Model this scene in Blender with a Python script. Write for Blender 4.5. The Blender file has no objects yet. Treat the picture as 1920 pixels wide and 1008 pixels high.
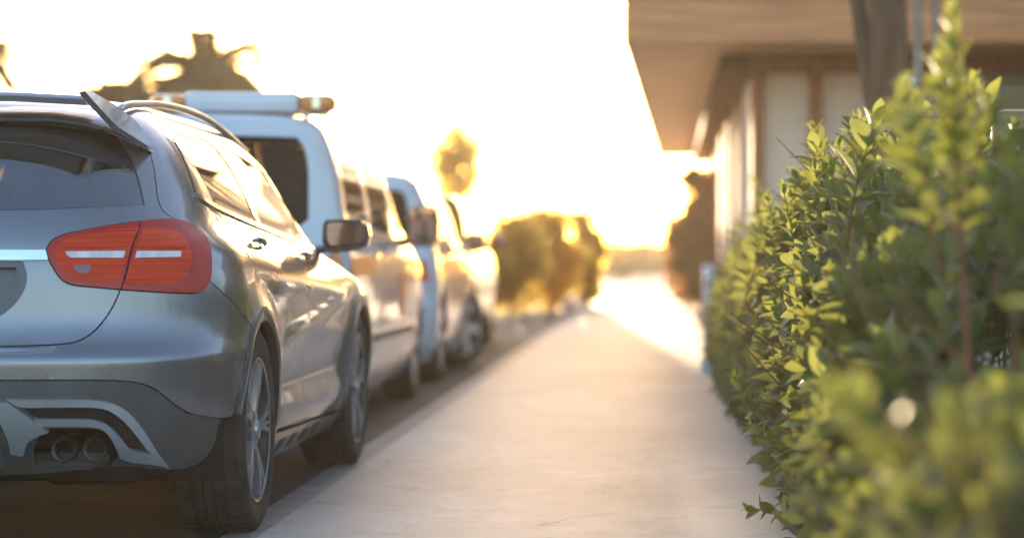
import bpy, bmesh, math, random
import numpy as np
from mathutils import Vector, Matrix
from mathutils.geometry import delaunay_2d_cdt

random.seed(7)
RNG = np.random.default_rng(7)
SC = bpy.context.scene
COL = SC.collection
PI = math.pi
F, VX, HY, CH = 2833.0, 775.0, 284.0, 0.93      # lens in photo pixels, vanishing point of the street, camera height


def at(px, py, Y):
    return Vector(((px - VX) / F * Y, Y, CH - (py - HY) / F * Y))


# ------------------------------------------------------------------ objects
def tag(o, label=None, cat=None, group=None, kind=None):
    for k, v in (('label', label), ('category', cat), ('group', group), ('kind', kind)):
        if v:
            o[k] = v
    return o


def empty(name, loc, rz=0.0):
    o = bpy.data.objects.new(name, None)
    COL.objects.link(o)
    o.location = loc
    o.rotation_euler = (0, 0, rz)
    o.empty_display_size = 0.2
    return o


def mesh_obj(name, V, Fc, material, parent=None, smooth=True, loc=None):
    me = bpy.data.meshes.new(name)
    me.from_pydata([tuple(map(float, v)) for v in V], [], [tuple(map(int, f)) for f in Fc])
    me.validate()
    mats = material if isinstance(material, (list, tuple)) else [material]
    for m in mats:
        me.materials.append(m)
    if smooth:
        me.polygons.foreach_set('use_smooth', [True] * len(me.polygons))
    me.update()
    o = bpy.data.objects.new(name, me)
    COL.objects.link(o)
    if parent:
        o.parent = parent
    if loc is not None:
        o.location = loc
    return o


def copy_tree(o, parent=None):
    c = o.copy()
    COL.objects.link(c)
    if parent:
        c.parent = parent
    for ch in list(o.children):
        copy_tree(ch, c)
    return c


def sharp(o, deg=35):
    me = o.data
    bm = bmesh.new(); bm.from_mesh(me)
    for e in bm.edges:
        if len(e.link_faces) == 2 and e.calc_face_angle(0) > math.radians(deg):
            e.smooth = False
    bm.to_mesh(me); bm.free()
    return o


class MB:
    """collects simple solids into one mesh"""
    def __init__(s):
        s.V, s.F = [], []

    def add(s, V, Fc):
        k = len(s.V)
        s.V += [tuple(v) for v in V]
        s.F += [tuple(i + k for i in f) for f in Fc]
        return s

    def box(s, c, d, bev=0.0, rot=None):
        cx, cy, cz = c
        hx, hy, hz = d[0] / 2, d[1] / 2, d[2] / 2
        if bev <= 0:
            V = [(x, y, z) for x in (-hx, hx) for y in (-hy, hy) for z in (-hz, hz)]
            Fc = [(0, 1, 3, 2), (4, 6, 7, 5), (0, 4, 5, 1), (2, 3, 7, 6), (0, 2, 6, 4), (1, 5, 7, 3)]
        else:
            bm = bmesh.new()
            bmesh.ops.create_cube(bm, size=1.0)
            bmesh.ops.scale(bm, vec=(2 * hx, 2 * hy, 2 * hz), verts=bm.verts)
            bmesh.ops.bevel(bm, geom=bm.edges[:], offset=min(bev, hx * .95, hy * .95, hz * .95), segments=2, affect='EDGES', profile=.5)
            bm.verts.index_update()
            V = [tuple(v.co) for v in bm.verts]
            Fc = [tuple(v.index for v in f.verts) for f in bm.faces]
            bm.free()
        if rot is not None:
            V = [tuple(rot @ Vector(v)) for v in V]
        return s.add([(v[0] + cx, v[1] + cy, v[2] + cz) for v in V], Fc)

    def tube(s, P, R, n=8, cap=True):
        P = [Vector(p) for p in P]
        if not isinstance(R, (list, tuple)):
            R = [R] * len(P)
        V, Fc = [], []
        up = Vector((0, 0, 1))
        N = None
        for i, p in enumerate(P):
            d = (P[min(i + 1, len(P) - 1)] - P[max(i - 1, 0)]).normalized()
            if N is None:
                N = d.cross(up)
                if N.length < 1e-3:
                    N = d.cross(Vector((1, 0, 0)))
                N.normalize()
            else:
                N = (N - d * N.dot(d)).normalized()
            B = d.cross(N)
            for k in range(n):
                a = 2 * PI * k / n
                V.append(p + (N * math.cos(a) + B * math.sin(a)) * R[i])
        for i in range(len(P) - 1):
            for k in range(n):
                a, b = i * n + k, i * n + (k + 1) % n
                Fc.append((a, b, b + n, a + n))
        if cap:
            Fc.append(tuple(range(n))[::-1])
            Fc.append(tuple((len(P) - 1) * n + k for k in range(n)))
        return s.add(V, Fc)

    def lathe(s, prof, n=48, axis='x', c=(0, 0, 0), closed=False):
        """prof: (axial, radius)"""
        V, Fc = [], []
        m = len(prof)
        for k in range(n):
            a = 2 * PI * k / n
            ca, sa = math.cos(a), math.sin(a)
            for (t, r) in prof:
                if axis == 'x':
                    V.append((c[0] + t, c[1] + r * sa, c[2] + r * ca))
                elif axis == 'y':
                    V.append((c[0] + r * ca, c[1] + t, c[2] + r * sa))
                else:
                    V.append((c[0] + r * ca, c[1] + r * sa, c[2] + t))
        for k in range(n):
            k2 = (k + 1) % n
            for i in range(m - 1 + (1 if closed else 0)):
                j = (i + 1) % m
                Fc.append((k * m + i, k * m + j, k2 * m + j, k2 * m + i))
        return s.add(V, Fc)

    def prism(s, poly, a, b, axis='y'):
        """extrude a 2D outline between a and b along an axis"""
        n = len(poly)
        def pt(p, t):
            return {'y': (p[0], t, p[1]), 'x': (t, p[0], p[1]), 'z': (p[0], p[1], t)}[axis]
        V = [pt(p, a) for p in poly] + [pt(p, b) for p in poly]
        Fc = [tuple(range(n)), tuple(range(2 * n - 1, n - 1, -1))]
        for i in range(n):
            j = (i + 1) % n
            Fc.append((i, i + n, j + n, j))
        return s.add(V, Fc)

    def build(s, name, material, parent=None, smooth=True, angle=35, fix=True):
        o = mesh_obj(name, s.V, s.F, material, parent, smooth)
        if fix:
            bm = bmesh.new(); bm.from_mesh(o.data)
            bmesh.ops.recalc_face_normals(bm, faces=bm.faces)
            bm.to_mesh(o.data); bm.free()
        if smooth:
            sharp(o, angle)
        return o


# ------------------------------------------------------------------ materials
def mat(name, base=(.5, .5, .5), rough=.5, metal=0.0, spec=.5, coat=0.0, coat_rough=.03, trans=0.0, ior=1.5,
        var=0.0, var_scale=6.0, var2=None, bump=0.0, bump_scale=40.0, rough_var=0.0, alpha=1.0, emit=None, stretch=None):
    m = bpy.data.materials.new(name)
    m.use_nodes = True
    nt = m.node_tree
    N, L = nt.nodes, nt.links
    b = N['Principled BSDF']
    b.inputs['Base Color'].default_value = (*base, 1)
    b.inputs['Roughness'].default_value = rough
    b.inputs['Metallic'].default_value = metal
    b.inputs['Specular IOR Level'].default_value = spec
    b.inputs['Coat Weight'].default_value = coat
    b.inputs['Coat Roughness'].default_value = coat_rough
    b.inputs['Transmission Weight'].default_value = trans
    b.inputs['IOR'].default_value = ior
    b.inputs['Alpha'].default_value = alpha
    if emit:
        b.inputs['Emission Color'].default_value = (*emit[0], 1)
        b.inputs['Emission Strength'].default_value = emit[1]
    if var or bump or rough_var:
        tc = N.new('ShaderNodeTexCoord')
        mp = N.new('ShaderNodeMapping')
        L.new(tc.outputs['Object'], mp.inputs['Vector'])
        if stretch:
            mp.inputs['Scale'].default_value = stretch
        nz = N.new('ShaderNodeTexNoise')
        nz.inputs['Scale'].default_value = var_scale
        nz.inputs['Detail'].default_value = 6
        L.new(mp.outputs['Vector'], nz.inputs['Vector'])
        if var:
            rp = N.new('ShaderNodeMapRange')
            rp.inputs['From Min'].default_value = .3
            rp.inputs['From Max'].default_value = .7
            L.new(nz.outputs['Fac'], rp.inputs['Value'])
            mx = N.new('ShaderNodeMix'); mx.data_type = 'RGBA'
            L.new(rp.outputs['Result'], mx.inputs['Factor'])
            lo = tuple(c * (1 - var) for c in base)
            hi = var2 if var2 else tuple(min(1, c * (1 + var)) for c in base)
            mx.inputs['A'].default_value = (*lo, 1)
            mx.inputs['B'].default_value = (*hi, 1)
            L.new(mx.outputs['Result'], b.inputs['Base Color'])
        if rough_var:
            rr = N.new('ShaderNodeMapRange')
            rr.inputs['From Min'].default_value = .3
            rr.inputs['From Max'].default_value = .7
            rr.inputs['To Min'].default_value = max(0, rough - rough_var)
            rr.inputs['To Max'].default_value = min(1, rough + rough_var)
            L.new(nz.outputs['Fac'], rr.inputs['Value'])
            L.new(rr.outputs['Result'], b.inputs['Roughness'])
        if bump:
            n2 = N.new('ShaderNodeTexNoise')
            n2.inputs['Scale'].default_value = bump_scale
            n2.inputs['Detail'].default_value = 5
            L.new(mp.outputs['Vector'], n2.inputs['Vector'])
            bp = N.new('ShaderNodeBump')
            bp.inputs['Strength'].default_value = bump
            bp.inputs['Distance'].default_value = .02
            L.new(n2.outputs['Fac'], bp.inputs['Height'])
            L.new(bp.outputs['Normal'], b.inputs['Normal'])
    return m


def glass_mat(name, tint=(.55, .6, .6), refl=.08, opacity=.25, dark=(.01, .012, .012), k=1.2):
    """thin automotive glass: sharp reflection over a tinted see-through sheet"""
    m = bpy.data.materials.new(name)
    m.use_nodes = True
    nt = m.node_tree; N, L = nt.nodes, nt.links
    N.remove(N['Principled BSDF'])
    out = N['Material Output']
    tr = N.new('ShaderNodeBsdfTransparent'); tr.inputs['Color'].default_value = (*tint, 1)
    df = N.new('ShaderNodeBsdfDiffuse'); df.inputs['Color'].default_value = (*dark, 1)
    gl = N.new('ShaderNodeBsdfGlossy'); gl.inputs['Roughness'].default_value = .012
    m1 = N.new('ShaderNodeMixShader'); m1.inputs[0].default_value = opacity
    L.new(tr.outputs[0], m1.inputs[1]); L.new(df.outputs[0], m1.inputs[2])
    fr = N.new('ShaderNodeFresnel'); fr.inputs['IOR'].default_value = 1.5
    mu = N.new('ShaderNodeMath'); mu.operation = 'MULTIPLY_ADD'; mu.use_clamp = True
    mu.inputs[1].default_value = k; mu.inputs[2].default_value = refl - .06
    L.new(fr.outputs[0], mu.inputs[0])
    m2 = N.new('ShaderNodeMixShader')
    L.new(mu.outputs[0], m2.inputs[0]); L.new(m1.outputs[0], m2.inputs[1]); L.new(gl.outputs[0], m2.inputs[2])
    L.new(m2.outputs[0], out.inputs['Surface'])
    return m


def leaf_mat(name, base, young, trans, rough=.38, mixt=.45, bumpy=.3):
    m = bpy.data.materials.new(name)
    m.use_nodes = True
    nt = m.node_tree; N, L = nt.nodes, nt.links
    b = N['Principled BSDF']; out = N['Material Output']
    at_ = N.new('ShaderNodeAttribute'); at_.attribute_name = 'tint'
    mx = N.new('ShaderNodeMix'); mx.data_type = 'RGBA'
    L.new(at_.outputs['Fac'], mx.inputs['Factor'])
    mx.inputs['A'].default_value = (*base, 1); mx.inputs['B'].default_value = (*young, 1)
    L.new(mx.outputs['Result'], b.inputs['Base Color'])
    b.inputs['Roughness'].default_value = rough
    b.inputs['Specular IOR Level'].default_value = .5
    tl = N.new('ShaderNodeBsdfTranslucent')
    hs = N.new('ShaderNodeMix'); hs.data_type = 'RGBA'
    L.new(at_.outputs['Fac'], hs.inputs['Factor'])
    hs.inputs['A'].default_value = (*trans, 1); hs.inputs['B'].default_value = (*(min(1, c * 1.5) for c in trans), 1)
    L.new(hs.outputs['Result'], tl.inputs['Color'])
    ms = N.new('ShaderNodeMixShader'); ms.inputs[0].default_value = mixt
    L.new(b.outputs[0], ms.inputs[1]); L.new(tl.outputs[0], ms.inputs[2])
    L.new(ms.outputs[0], out.inputs['Surface'])
    return m


M = {}
M['paint'] = mat('car paint grey', (.262, .254, .272), rough=.30, metal=.7, coat=1.0, var=.05, var_scale=3, rough_var=.05)
M['recess'] = mat('shaded recess grey', (.13, .14, .15), rough=.45, metal=.5)  # darker than the body paint to carry the plate hollow's shade
M['lightalloy'] = mat('light alloy', (.62, .62, .63), rough=.35, metal=.5)


def add_road_film(m, top=.80, amount=.40, colour=(.17, .145, .12)):
    """dust and dried splashes on the lower panels"""
    nt = m.node_tree; N, L = nt.nodes, nt.links
    b = N['Principled BSDF']
    tc = N.new('ShaderNodeTexCoord'); sx = N.new('ShaderNodeSeparateXYZ'); L.new(tc.outputs['Object'], sx.inputs[0])
    r = N.new('ShaderNodeMapRange'); r.interpolation_type = 'SMOOTHSTEP'
    for k, q in (('From Min', top), ('From Max', .22), ('To Min', .04), ('To Max', 1.0)):
        r.inputs[k].default_value = q
    L.new(sx.outputs['Z'], r.inputs['Value'])
    n1 = N.new('ShaderNodeTexNoise'); n1.inputs['Scale'].default_value = 7; n1.inputs['Detail'].default_value = 8; n1.inputs['Roughness'].default_value = .7
    L.new(tc.outputs['Object'], n1.inputs['Vector'])
    r2 = N.new('ShaderNodeMapRange')
    for k, q in (('From Min', .38), ('From Max', .68), ('To Min', .15), ('To Max', 1.0)):
        r2.inputs[k].default_value = q
    L.new(n1.outputs['Fac'], r2.inputs['Value'])
    mu = N.new('ShaderNodeMath'); mu.operation = 'MULTIPLY'; L.new(r.outputs[0], mu.inputs[0]); L.new(r2.outputs[0], mu.inputs[1])
    m2 = N.new('ShaderNodeMath'); m2.operation = 'MULTIPLY'; m2.inputs[1].default_value = amount; L.new(mu.outputs[0], m2.inputs[0])
    df = N.new('ShaderNodeBsdfDiffuse'); df.inputs['Color'].default_value = (*colour, 1)
    ms = N.new('ShaderNodeMixShader')
    L.new(m2.outputs[0], ms.inputs[0]); L.new(b.outputs[0], ms.inputs[1]); L.new(df.outputs[0], ms.inputs[2])
    L.new(ms.outputs[0], N['Material Output'].inputs['Surface'])
    return m


add_road_film(M['paint'])
M['cladding'] = mat('dark bumper plastic', (.085, .083, .082), rough=.45, spec=.5, bump=.05, bump_scale=300, var=.25, var_scale=5)
M['archplastic'] = mat('grey arch trim', (.15, .16, .17), rough=.36, metal=.6, coat=.6)
M['silver'] = mat('satin silver trim', (.58, .59, .60), rough=.34, metal=.75, var=.06, var_scale=9)
M['chrome'] = mat('bright trim', (.75, .76, .78), rough=.16, metal=1.0)
M['gap'] = mat('black rubber', (.006, .006, .006), rough=.6)
M['blackgloss'] = mat('black gloss', (.012, .013, .014), rough=.07, spec=.6)
M['interior'] = mat('dark cabin lining', (.014, .014, .015), rough=.85, var=.3)
M['seat'] = mat('charcoal seat cloth', (.025, .025, .027), rough=.9, var=.3)
M['headliner'] = mat('headliner', (.10, .095, .09), rough=.95)
M['tyre'] = mat('tyre rubber', (.022, .0215, .021), rough=.72, var=.35, var_scale=14, bump=.08, bump_scale=160, var2=(.05, .046, .04))
M['rimdark'] = mat('dark rim', (.05, .052, .055), rough=.4, metal=.8)
M['rim'] = mat('machined rim face', (.40, .41, .42), rough=.28, metal=.9, var=.12, var_scale=12)
M['disc'] = mat('brake disc', (.12, .115, .11), rough=.5, metal=.8)
M['lampred'] = mat('red lamp lens', (.86, .040, .012), rough=.3, coat=.10, coat_rough=.02, spec=.15, var=.30, var_scale=3.0, var2=(.92, .075, .02), stretch=(1.5, 1.5, 55), bump=.25, bump_scale=9)
M['lampdeep'] = mat('deep red lamp edge', (.50, .020, .012), rough=.22, spec=.3, coat=.2, coat_rough=.02)
M['lampwhite'] = mat('clear lamp bar', (.74, .68, .70), rough=.2, metal=.0, coat=.4, var=.25, var_scale=28, stretch=(1, 1, .2))
M['lampdark'] = mat('dark reflector', (.20, .03, .025), rough=.2, coat=1.0, var=.4, var_scale=60)
M['amber'] = mat('amber lens', (.80, .22, .02), rough=.2, coat=1.0, var=.3, var_scale=30)
M['plate'] = mat('number plate', (.70, .70, .68), rough=.4)
M['ink'] = mat('plate ink', (.02, .02, .025), rough=.4)
M['mesh'] = mat('grille mesh', (.018, .018, .018), rough=.6, bump=1.0, bump_scale=260)
M['exhaust'] = mat('exhaust steel', (.14, .13, .12), rough=.35, metal=.9)
M['soot'] = mat('soot', (.006, .005, .005), rough=.9)
M['glass'] = glass_mat('car glass', (.75, .78, .76), .08, .05)
M['rearglass'] = glass_mat('tinted rear glass', (.68, .72, .72), .34, .12, (.02, .028, .034))
M['sideglass'] = glass_mat('side glass', (.22, .20, .17), .05, .45, k=.55)
M['clearcarglass'] = glass_mat('clear car glass', (.85, .85, .8), .06, .03)
M['mirrorglass'] = mat('mirror glass', (.95, .52, .36), rough=.03, metal=1.0)  # brown tint stands in for the reflection of a brown wall
M['vanwhite'] = mat('van white paint', (.70, .70, .73), rough=.3, coat=1.0, var=.05, var_scale=2)
M['vanorange'] = mat('orange reflective stripe', (.75, .16, .03), rough=.4)
M['carwhite'] = mat('white car paint', (.66, .66, .69), rough=.3, coat=1.0, var=.05, var_scale=2)
M['cargold'] = mat('golden beige car paint', (.40, .29, .12), rough=.45, metal=.15, coat=1.0)
# ------------------------------------------------------------------ car body surface: stacked plan outlines
def pchip(x, y):
    x = np.asarray(x, float); y = np.asarray(y, float)
    h = np.diff(x); d = np.diff(y) / h
    m = np.zeros_like(y)
    m[0], m[-1] = d[0], d[-1]
    for i in range(1, len(x) - 1):
        if d[i - 1] * d[i] > 0:
            w1, w2 = 2 * h[i] + h[i - 1], h[i] + 2 * h[i - 1]
            m[i] = (w1 + w2) / (w1 / d[i - 1] + w2 / d[i])
    def f(q):
        q = np.clip(np.asarray(q, float), x[0], x[-1])
        i = np.clip(np.searchsorted(x, q, side='right') - 1, 0, len(h) - 1)
        t = (q - x[i]) / h[i]
        t2, t3 = t * t, t * t * t
        return ((2 * t3 - 3 * t2 + 1) * y[i] + (t3 - 2 * t2 + t) * h[i] * m[i] + (-2 * t3 + 3 * t2) * y[i + 1] + (t3 - t2) * h[i] * m[i + 1])
    return f


def arc_table(w, Lc, n):
    th = np.linspace(0, PI / 2, 900)
    x = w * np.sin(th) ** (2 / n)
    y = Lc * (1 - np.cos(th) ** (2 / n))
    s = np.concatenate([[0], np.cumsum(np.hypot(np.diff(x), np.diff(y)))])
    return th, s / s[-1]


def sstep(a, b, x):
    t = np.clip((x - a) / (b - a), 0, 1)
    return t * t * (3 - 2 * t)


class Surf:
    """rows: v, z, yr, w, L, n, yf, Lf ; right half of a car, u runs rear centre > corner > side > front centre"""
    def __init__(s, rows, side_len=2.7, nf=2.6, bump=None, drop=None, origin=(0, 0), ref=(.85, .6, 2.9)):
        R = np.array(rows, float)
        s.v0, s.v1 = R[0, 0], R[-1, 0]
        s.f = [pchip(R[:, 0], R[:, i]) for i in range(1, 8)]
        zz = R[:, 1]
        s.vz = pchip(zz, R[:, 0])
        s.R = 1.2; s.SL = side_len
        s.U = s.R * 2 + side_len
        s.th, s.sg = arc_table(*ref)
        s.nf = nf; s.bump = bump; s.drop = drop; s.o = origin
        s._grid = None

    def S(s, u, v):
        u = np.clip(np.asarray(u, float), 0, s.U); v = np.clip(np.asarray(v, float), s.v0, s.v1)
        z, yr, w, Lc, n, yf, Lf = [f(v) for f in s.f]
        sr = np.clip(u / s.R, 0, 1); sf = np.clip((s.U - u) / s.R, 0, 1)
        th = np.interp(sr, s.sg, s.th); tf = np.interp(sf, s.sg, s.th)
        ss = np.clip((u - s.R) / s.SL, 0, 1)
        x = np.where(u <= s.R, w * np.sin(th) ** (2 / n), np.where(u >= s.R + s.SL, w * np.sin(tf) ** (2 / s.nf), w))
        ymid = yr + Lc + ss * (yf - Lf - yr - Lc)
        y = np.where(u <= s.R, yr + Lc * (1 - np.clip(np.cos(th), 0, 1) ** (2 / n)),
                     np.where(u >= s.R + s.SL, yf - Lf * (1 - np.clip(np.cos(tf), 0, 1) ** (2 / s.nf)), ymid))
        if s.drop is not None:
            z = z - s.drop(y, z)
        if s.bump is not None:
            k = sstep(.55, .92, sr) * sstep(.35, .8, sf)
            dx, dy = s.bump(y, z, x)
            x = x + dx * k
            y = y + dy * (1 - k)
        return np.stack([x, y, z], -1)

    def Nrm(s, u, v, e=2e-3):
        u = np.asarray(u, float); v = np.asarray(v, float)
        ua, ub = np.clip(u - e, 0, s.U), np.clip(u + e, 0, s.U)
        va, vb = np.clip(v - e, s.v0, s.v1), np.clip(v + e, s.v0, s.v1)
        a = s.S(ub, v) - s.S(ua, v); b = s.S(u, vb) - s.S(u, va)
        n = np.cross(a, b)
        return n / np.maximum(np.linalg.norm(n, axis=-1, keepdims=True), 1e-9)

    # inverse maps
    def B(s, x, z):
        """rear view"""
        v = float(s.vz(z)); w, n = float(s.f[2](v)), float(s.f[4](v))
        th = math.asin(min(1, max(0, x / w)) ** (n / 2))
        return (s.R * float(np.interp(th, s.th, s.sg)), v)

    def A(s, y, z):
        """side view"""
        v = float(s.vz(z))
        for _ in range(4 if s.drop is not None else 1):
            zz = float(s.f[0](v))
            if s.drop is not None:
                v = float(s.vz(z + float(s.drop(np.array(y), np.array(zz)))))
        yr, w, Lc, n, yf, Lf = [float(f(v)) for f in s.f[1:]]
        if y < yr + Lc:
            c = max(0, 1 - max(0, y - yr) / Lc)
            th = math.acos(min(1, c ** (n / 2)))
            return (s.R * float(np.interp(th, s.th, s.sg)), v)
        if y > yf - Lf:
            c = max(0, 1 - max(0, yf - y) / Lf)
            th = math.acos(min(1, c ** (s.nf / 2)))
            return (s.U - s.R * float(np.interp(th, s.th, s.sg)), v)
        return (s.R + s.SL * (y - yr - Lc) / (yf - Lf - yr - Lc), v)

    def proj(s, u, v):
        p = s.S(u, v)
        Y = p[..., 1] + s.o[1]
        return np.stack([VX + F * (p[..., 0] + s.o[0]) / Y, HY - F * (p[..., 2] - CH) / Y], -1)

    def P(s, px, py):
        """where the line of sight through photo point (px, py) meets the body"""
        if s._grid is None:
            U, V = np.meshgrid(np.linspace(0.02, s.U - s.R, 300), np.linspace(s.v0, s.v1, 260), indexing='ij')
            U, V = U.ravel(), V.ravel()
            p = s.S(U, V); n = s.Nrm(U, V)
            cam = np.array([-s.o[0], -s.o[1], CH])
            vis = ((cam - p) * n).sum(-1) > -0.02
            U, V = U[vis], V[vis]
            s._grid = (U, V, s.proj(U, V), p[vis][:, 1])
        U, V, Q, Yd = s._grid
        d = np.hypot(Q[:, 0] - px, Q[:, 1] - py)
        best = d.min()
        c = np.where(d < best + 2.5)[0]
        i = c[np.argmin(Yd[c] + d[c] * .05)]
        u, v = U[i], V[i]
        for _ in range(12):
            q = s.proj(u, v); e = 1e-3
            J = np.stack([(s.proj(u + e, v) - q) / e, (s.proj(u, v + e) - q) / e], -1)
            r = np.array([px, py]) - q
            try:
                du = np.linalg.solve(J.T @ J + np.eye(2) * 2.0, J.T @ r)
            except np.linalg.LinAlgError:
                break
            du = np.clip(du, -.04, .04)
            u = float(np.clip(u + du[0], 0, s.U)); v = float(np.clip(v + du[1], s.v0, s.v1))
        return (u, v)

    def PP(s, pts):
        return [s.P(*p) for p in pts]


# ------------------------------------------------------------------ 2D outlines
def smooth_poly(pts, step=.02, corner=38, closed=True):
    P = np.array(pts, float)
    keep = [0] if not closed else []
    P = P[[i for i in range(len(P)) if i == 0 or np.hypot(*(P[i] - P[i - 1])) > 1e-5]]
    if closed and np.hypot(*(P[0] - P[-1])) < 1e-5:
        P = P[:-1]
    n = len(P)
    cor = []
    for i in range(n):
        if not closed and i in (0, n - 1):
            cor.append(True); continue
        a = P[i] - P[i - 1]; b = P[(i + 1) % n] - P[i]
        an = abs(math.degrees(math.atan2(a[0] * b[1] - a[1] * b[0], a @ b)))
        cor.append(an > corner)
    out = []
    for i in range(n if closed else n - 1):
        j = (i + 1) % n
        p1, p2 = P[i], P[j]
        p0 = p1 - (p2 - p1) if cor[i] else P[i - 1]
        p3 = p2 + (p2 - p1) if cor[j] else P[(j + 1) % n]
        d = np.hypot(*(p2 - p1))
        k = max(1, int(math.ceil(d / step)))
        a1, a2 = max(1e-6, np.hypot(*(p1 - p0))), max(1e-6, np.hypot(*(p3 - p2)))
        t1 = (p2 - p0) / (a1 + d) * d
        t2 = (p3 - p1) / (a2 + d) * d
        for q in range(k):
            t = q / k
            out.append((2 * t**3 - 3 * t**2 + 1) * p1 + (t**3 - 2 * t**2 + t) * t1 + (-2 * t**3 + 3 * t**2) * p2 + (t**3 - t**2) * t2)
    if not closed:
        out.append(P[-1])
    return np.array(out)


def area2(P):
    x, y = P[:, 0], P[:, 1]
    return .5 * np.sum(x * np.roll(y, -1) - y * np.roll(x, -1))


def grow(P, d):
    if area2(P) < 0:
        P = P[::-1]
    t = np.roll(P, -1, 0) - P
    t /= np.maximum(np.linalg.norm(t, axis=1, keepdims=True), 1e-9)
    nn = np.stack([t[:, 1], -t[:, 0]], -1)
    m = nn + np.roll(nn, 1, 0)
    m /= np.maximum(np.linalg.norm(m, axis=1, keepdims=True), 1e-6)
    k = np.clip((m * nn).sum(-1, keepdims=True), .5, 1)
    return P + m * d / k


def inside(Q, P):
    x, y = Q[:, 0], Q[:, 1]
    r = np.zeros(len(Q), bool)
    a = P; b = np.roll(P, -1, 0)
    for i in range(len(P)):
        (x1, y1), (x2, y2) = a[i], b[i]
        if y1 == y2:
            continue
        c = ((y1 > y) != (y2 > y))
        r ^= c & (x < (x2 - x1) * (y - y1) / (y2 - y1) + x1)
    return r


def dist_poly(Q, P):
    D = np.full(len(Q), 9.0)
    for k in range(0, len(Q), 4000):
        q = Q[k:k + 4000]
        D[k:k + 4000] = np.sqrt(((q[:, None, :] - P[None]) ** 2).sum(-1)).min(1)
    return D


def tri_region(outer, holes, h, step):
    """triangulated region of the (u, v) plane"""
    loops = [outer] + holes
    pts, edges = [], []
    for lp in loops:
        k = len(pts)
        pts += [tuple(p) for p in lp]
        edges += [(k + i, k + (i + 1) % len(lp)) for i in range(len(lp))]
    lo, hi = outer.min(0), outer.max(0)
    gx = np.arange(lo[0] + h * .5, hi[0], h); gy = np.arange(lo[1] + h * .43, hi[1], h * .866)
    G = np.array([(x + (h / 2 if j % 2 else 0), y) for j, y in enumerate(gy) for x in gx]) if len(gx) and len(gy) else np.zeros((0, 2))
    if len(G):
        G = G[inside(G, outer)]
        for hl in holes:
            if len(G):
                G = G[~inside(G, hl)]
        if len(G):
            B_ = np.concatenate([lp for lp in loops])
            G = G[dist_poly(G, B_) > h * .42]
    vin = [Vector(p) for p in pts] + [Vector((float(a), float(b))) for a, b in G]
    vo, eo, fo, _, _, _ = delaunay_2d_cdt(vin, edges, [], 0, 1e-6)
    Vt = np.array([(p.x, p.y) for p in vo])
    T = np.array([f for f in fo if len(f) == 3])
    c = Vt[T].mean(1)
    ok = inside(c, outer)
    for hl in holes:
        ok &= ~inside(c, hl)
    T = T[ok]
    a = Vt[T]
    ar = (a[:, 1, 0] - a[:, 0, 0]) * (a[:, 2, 1] - a[:, 0, 1]) - (a[:, 2, 0] - a[:, 0, 0]) * (a[:, 1, 1] - a[:, 0, 1])
    T = T[np.abs(ar) > 1e-9]
    ar = ar[np.abs(ar) > 1e-9]
    T[ar < 0] = T[ar < 0][:, ::-1]
    used = np.unique(T)
    mp = -np.ones(len(Vt), int); mp[used] = np.arange(len(used))
    return Vt[used], mp[T]


def patch(sf, outer, holes=(), h=.03, off=0.0, thick=.012, gap=.0022, step=.016, raw=False, mirror='both', name='panel',
          material=None, parent=None, bulge=None):
    """a panel cut out of the body surface; both sides of the car unless mirror is given"""
    O = outer if raw else smooth_poly(outer, step)
    O = grow(np.array(O), -gap)
    O[:, 0] = np.where(O[:, 0] < .006, 0.0, O[:, 0])
    O[:, 0] = np.clip(O[:, 0], 0, sf.U); O[:, 1] = np.clip(O[:, 1], sf.v0, sf.v1)
    H = []
    for q in holes:
        q2 = grow(smooth_poly(q, step), gap)
        q2[:, 0] = np.where(q2[:, 0] < .006, -.02, q2[:, 0])
        H.append(q2)
    V2, T = tri_region(O, H, h, step)
    u, v = V2[:, 0], V2[:, 1]
    n = sf.Nrm(u, v)
    p = sf.S(u, v) + n * off
    if bulge is not None:
        p = p + n * bulge(u, v)[:, None]
    cnt = {}
    for t in T:
        for a, b in ((t[0], t[1]), (t[1], t[2]), (t[2], t[0])):
            cnt[(a, b)] = cnt.get((a, b), 0) + 1
    rim = [(a, b) for (a, b) in cnt if (b, a) not in cnt]
    V, Fc = list(p), [tuple(t) for t in T]
    if thick:
        rim = [(a, b) for a, b in rim if not (u[a] < 1e-4 and u[b] < 1e-4)]
        m1, m2 = {}, {}
        for a, b in rim:
            for q in (a, b):
                if q not in m1:
                    m1[q] = len(V); V.append(p[q] - n[q] * .0006)
                    m2[q] = len(V); V.append(p[q] - n[q] * thick)
            Fc.append((b, a, m1[a], m1[b]))
            Fc.append((m1[b], m1[a], m2[a], m2[b]))
    V = np.array(V)
    def one(sgn):
        if sgn > 0:
            return V, Fc
        W = V.copy(); W[:, 0] *= -1
        return W, [f[::-1] for f in Fc]
    if mirror == 'both':          # one panel across the centre line
        Wv, Wf = one(-1)
        k = len(V)
        VV = np.concatenate([V, Wv]); FF = Fc + [tuple(i + k for i in f) for f in Wf]
        o = mesh_obj(name, VV, FF, material, parent)
        bm = bmesh.new(); bm.from_mesh(o.data)
        bmesh.ops.remove_doubles(bm, verts=[x for x in bm.verts if abs(x.co.x) < 1e-4], dist=2e-4)
        bm.to_mesh(o.data); bm.free()
        return [sharp(o, 50)]
    res = []
    for sg in ((1, -1) if mirror == 'pair' else (1,)):
        Wv, Wf = one(sg)
        res.append(sharp(mesh_obj(name, Wv, Wf, material, parent if not isinstance(parent, (list, tuple)) else parent[0 if sg > 0 else 1]), 50))
    return res


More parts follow.
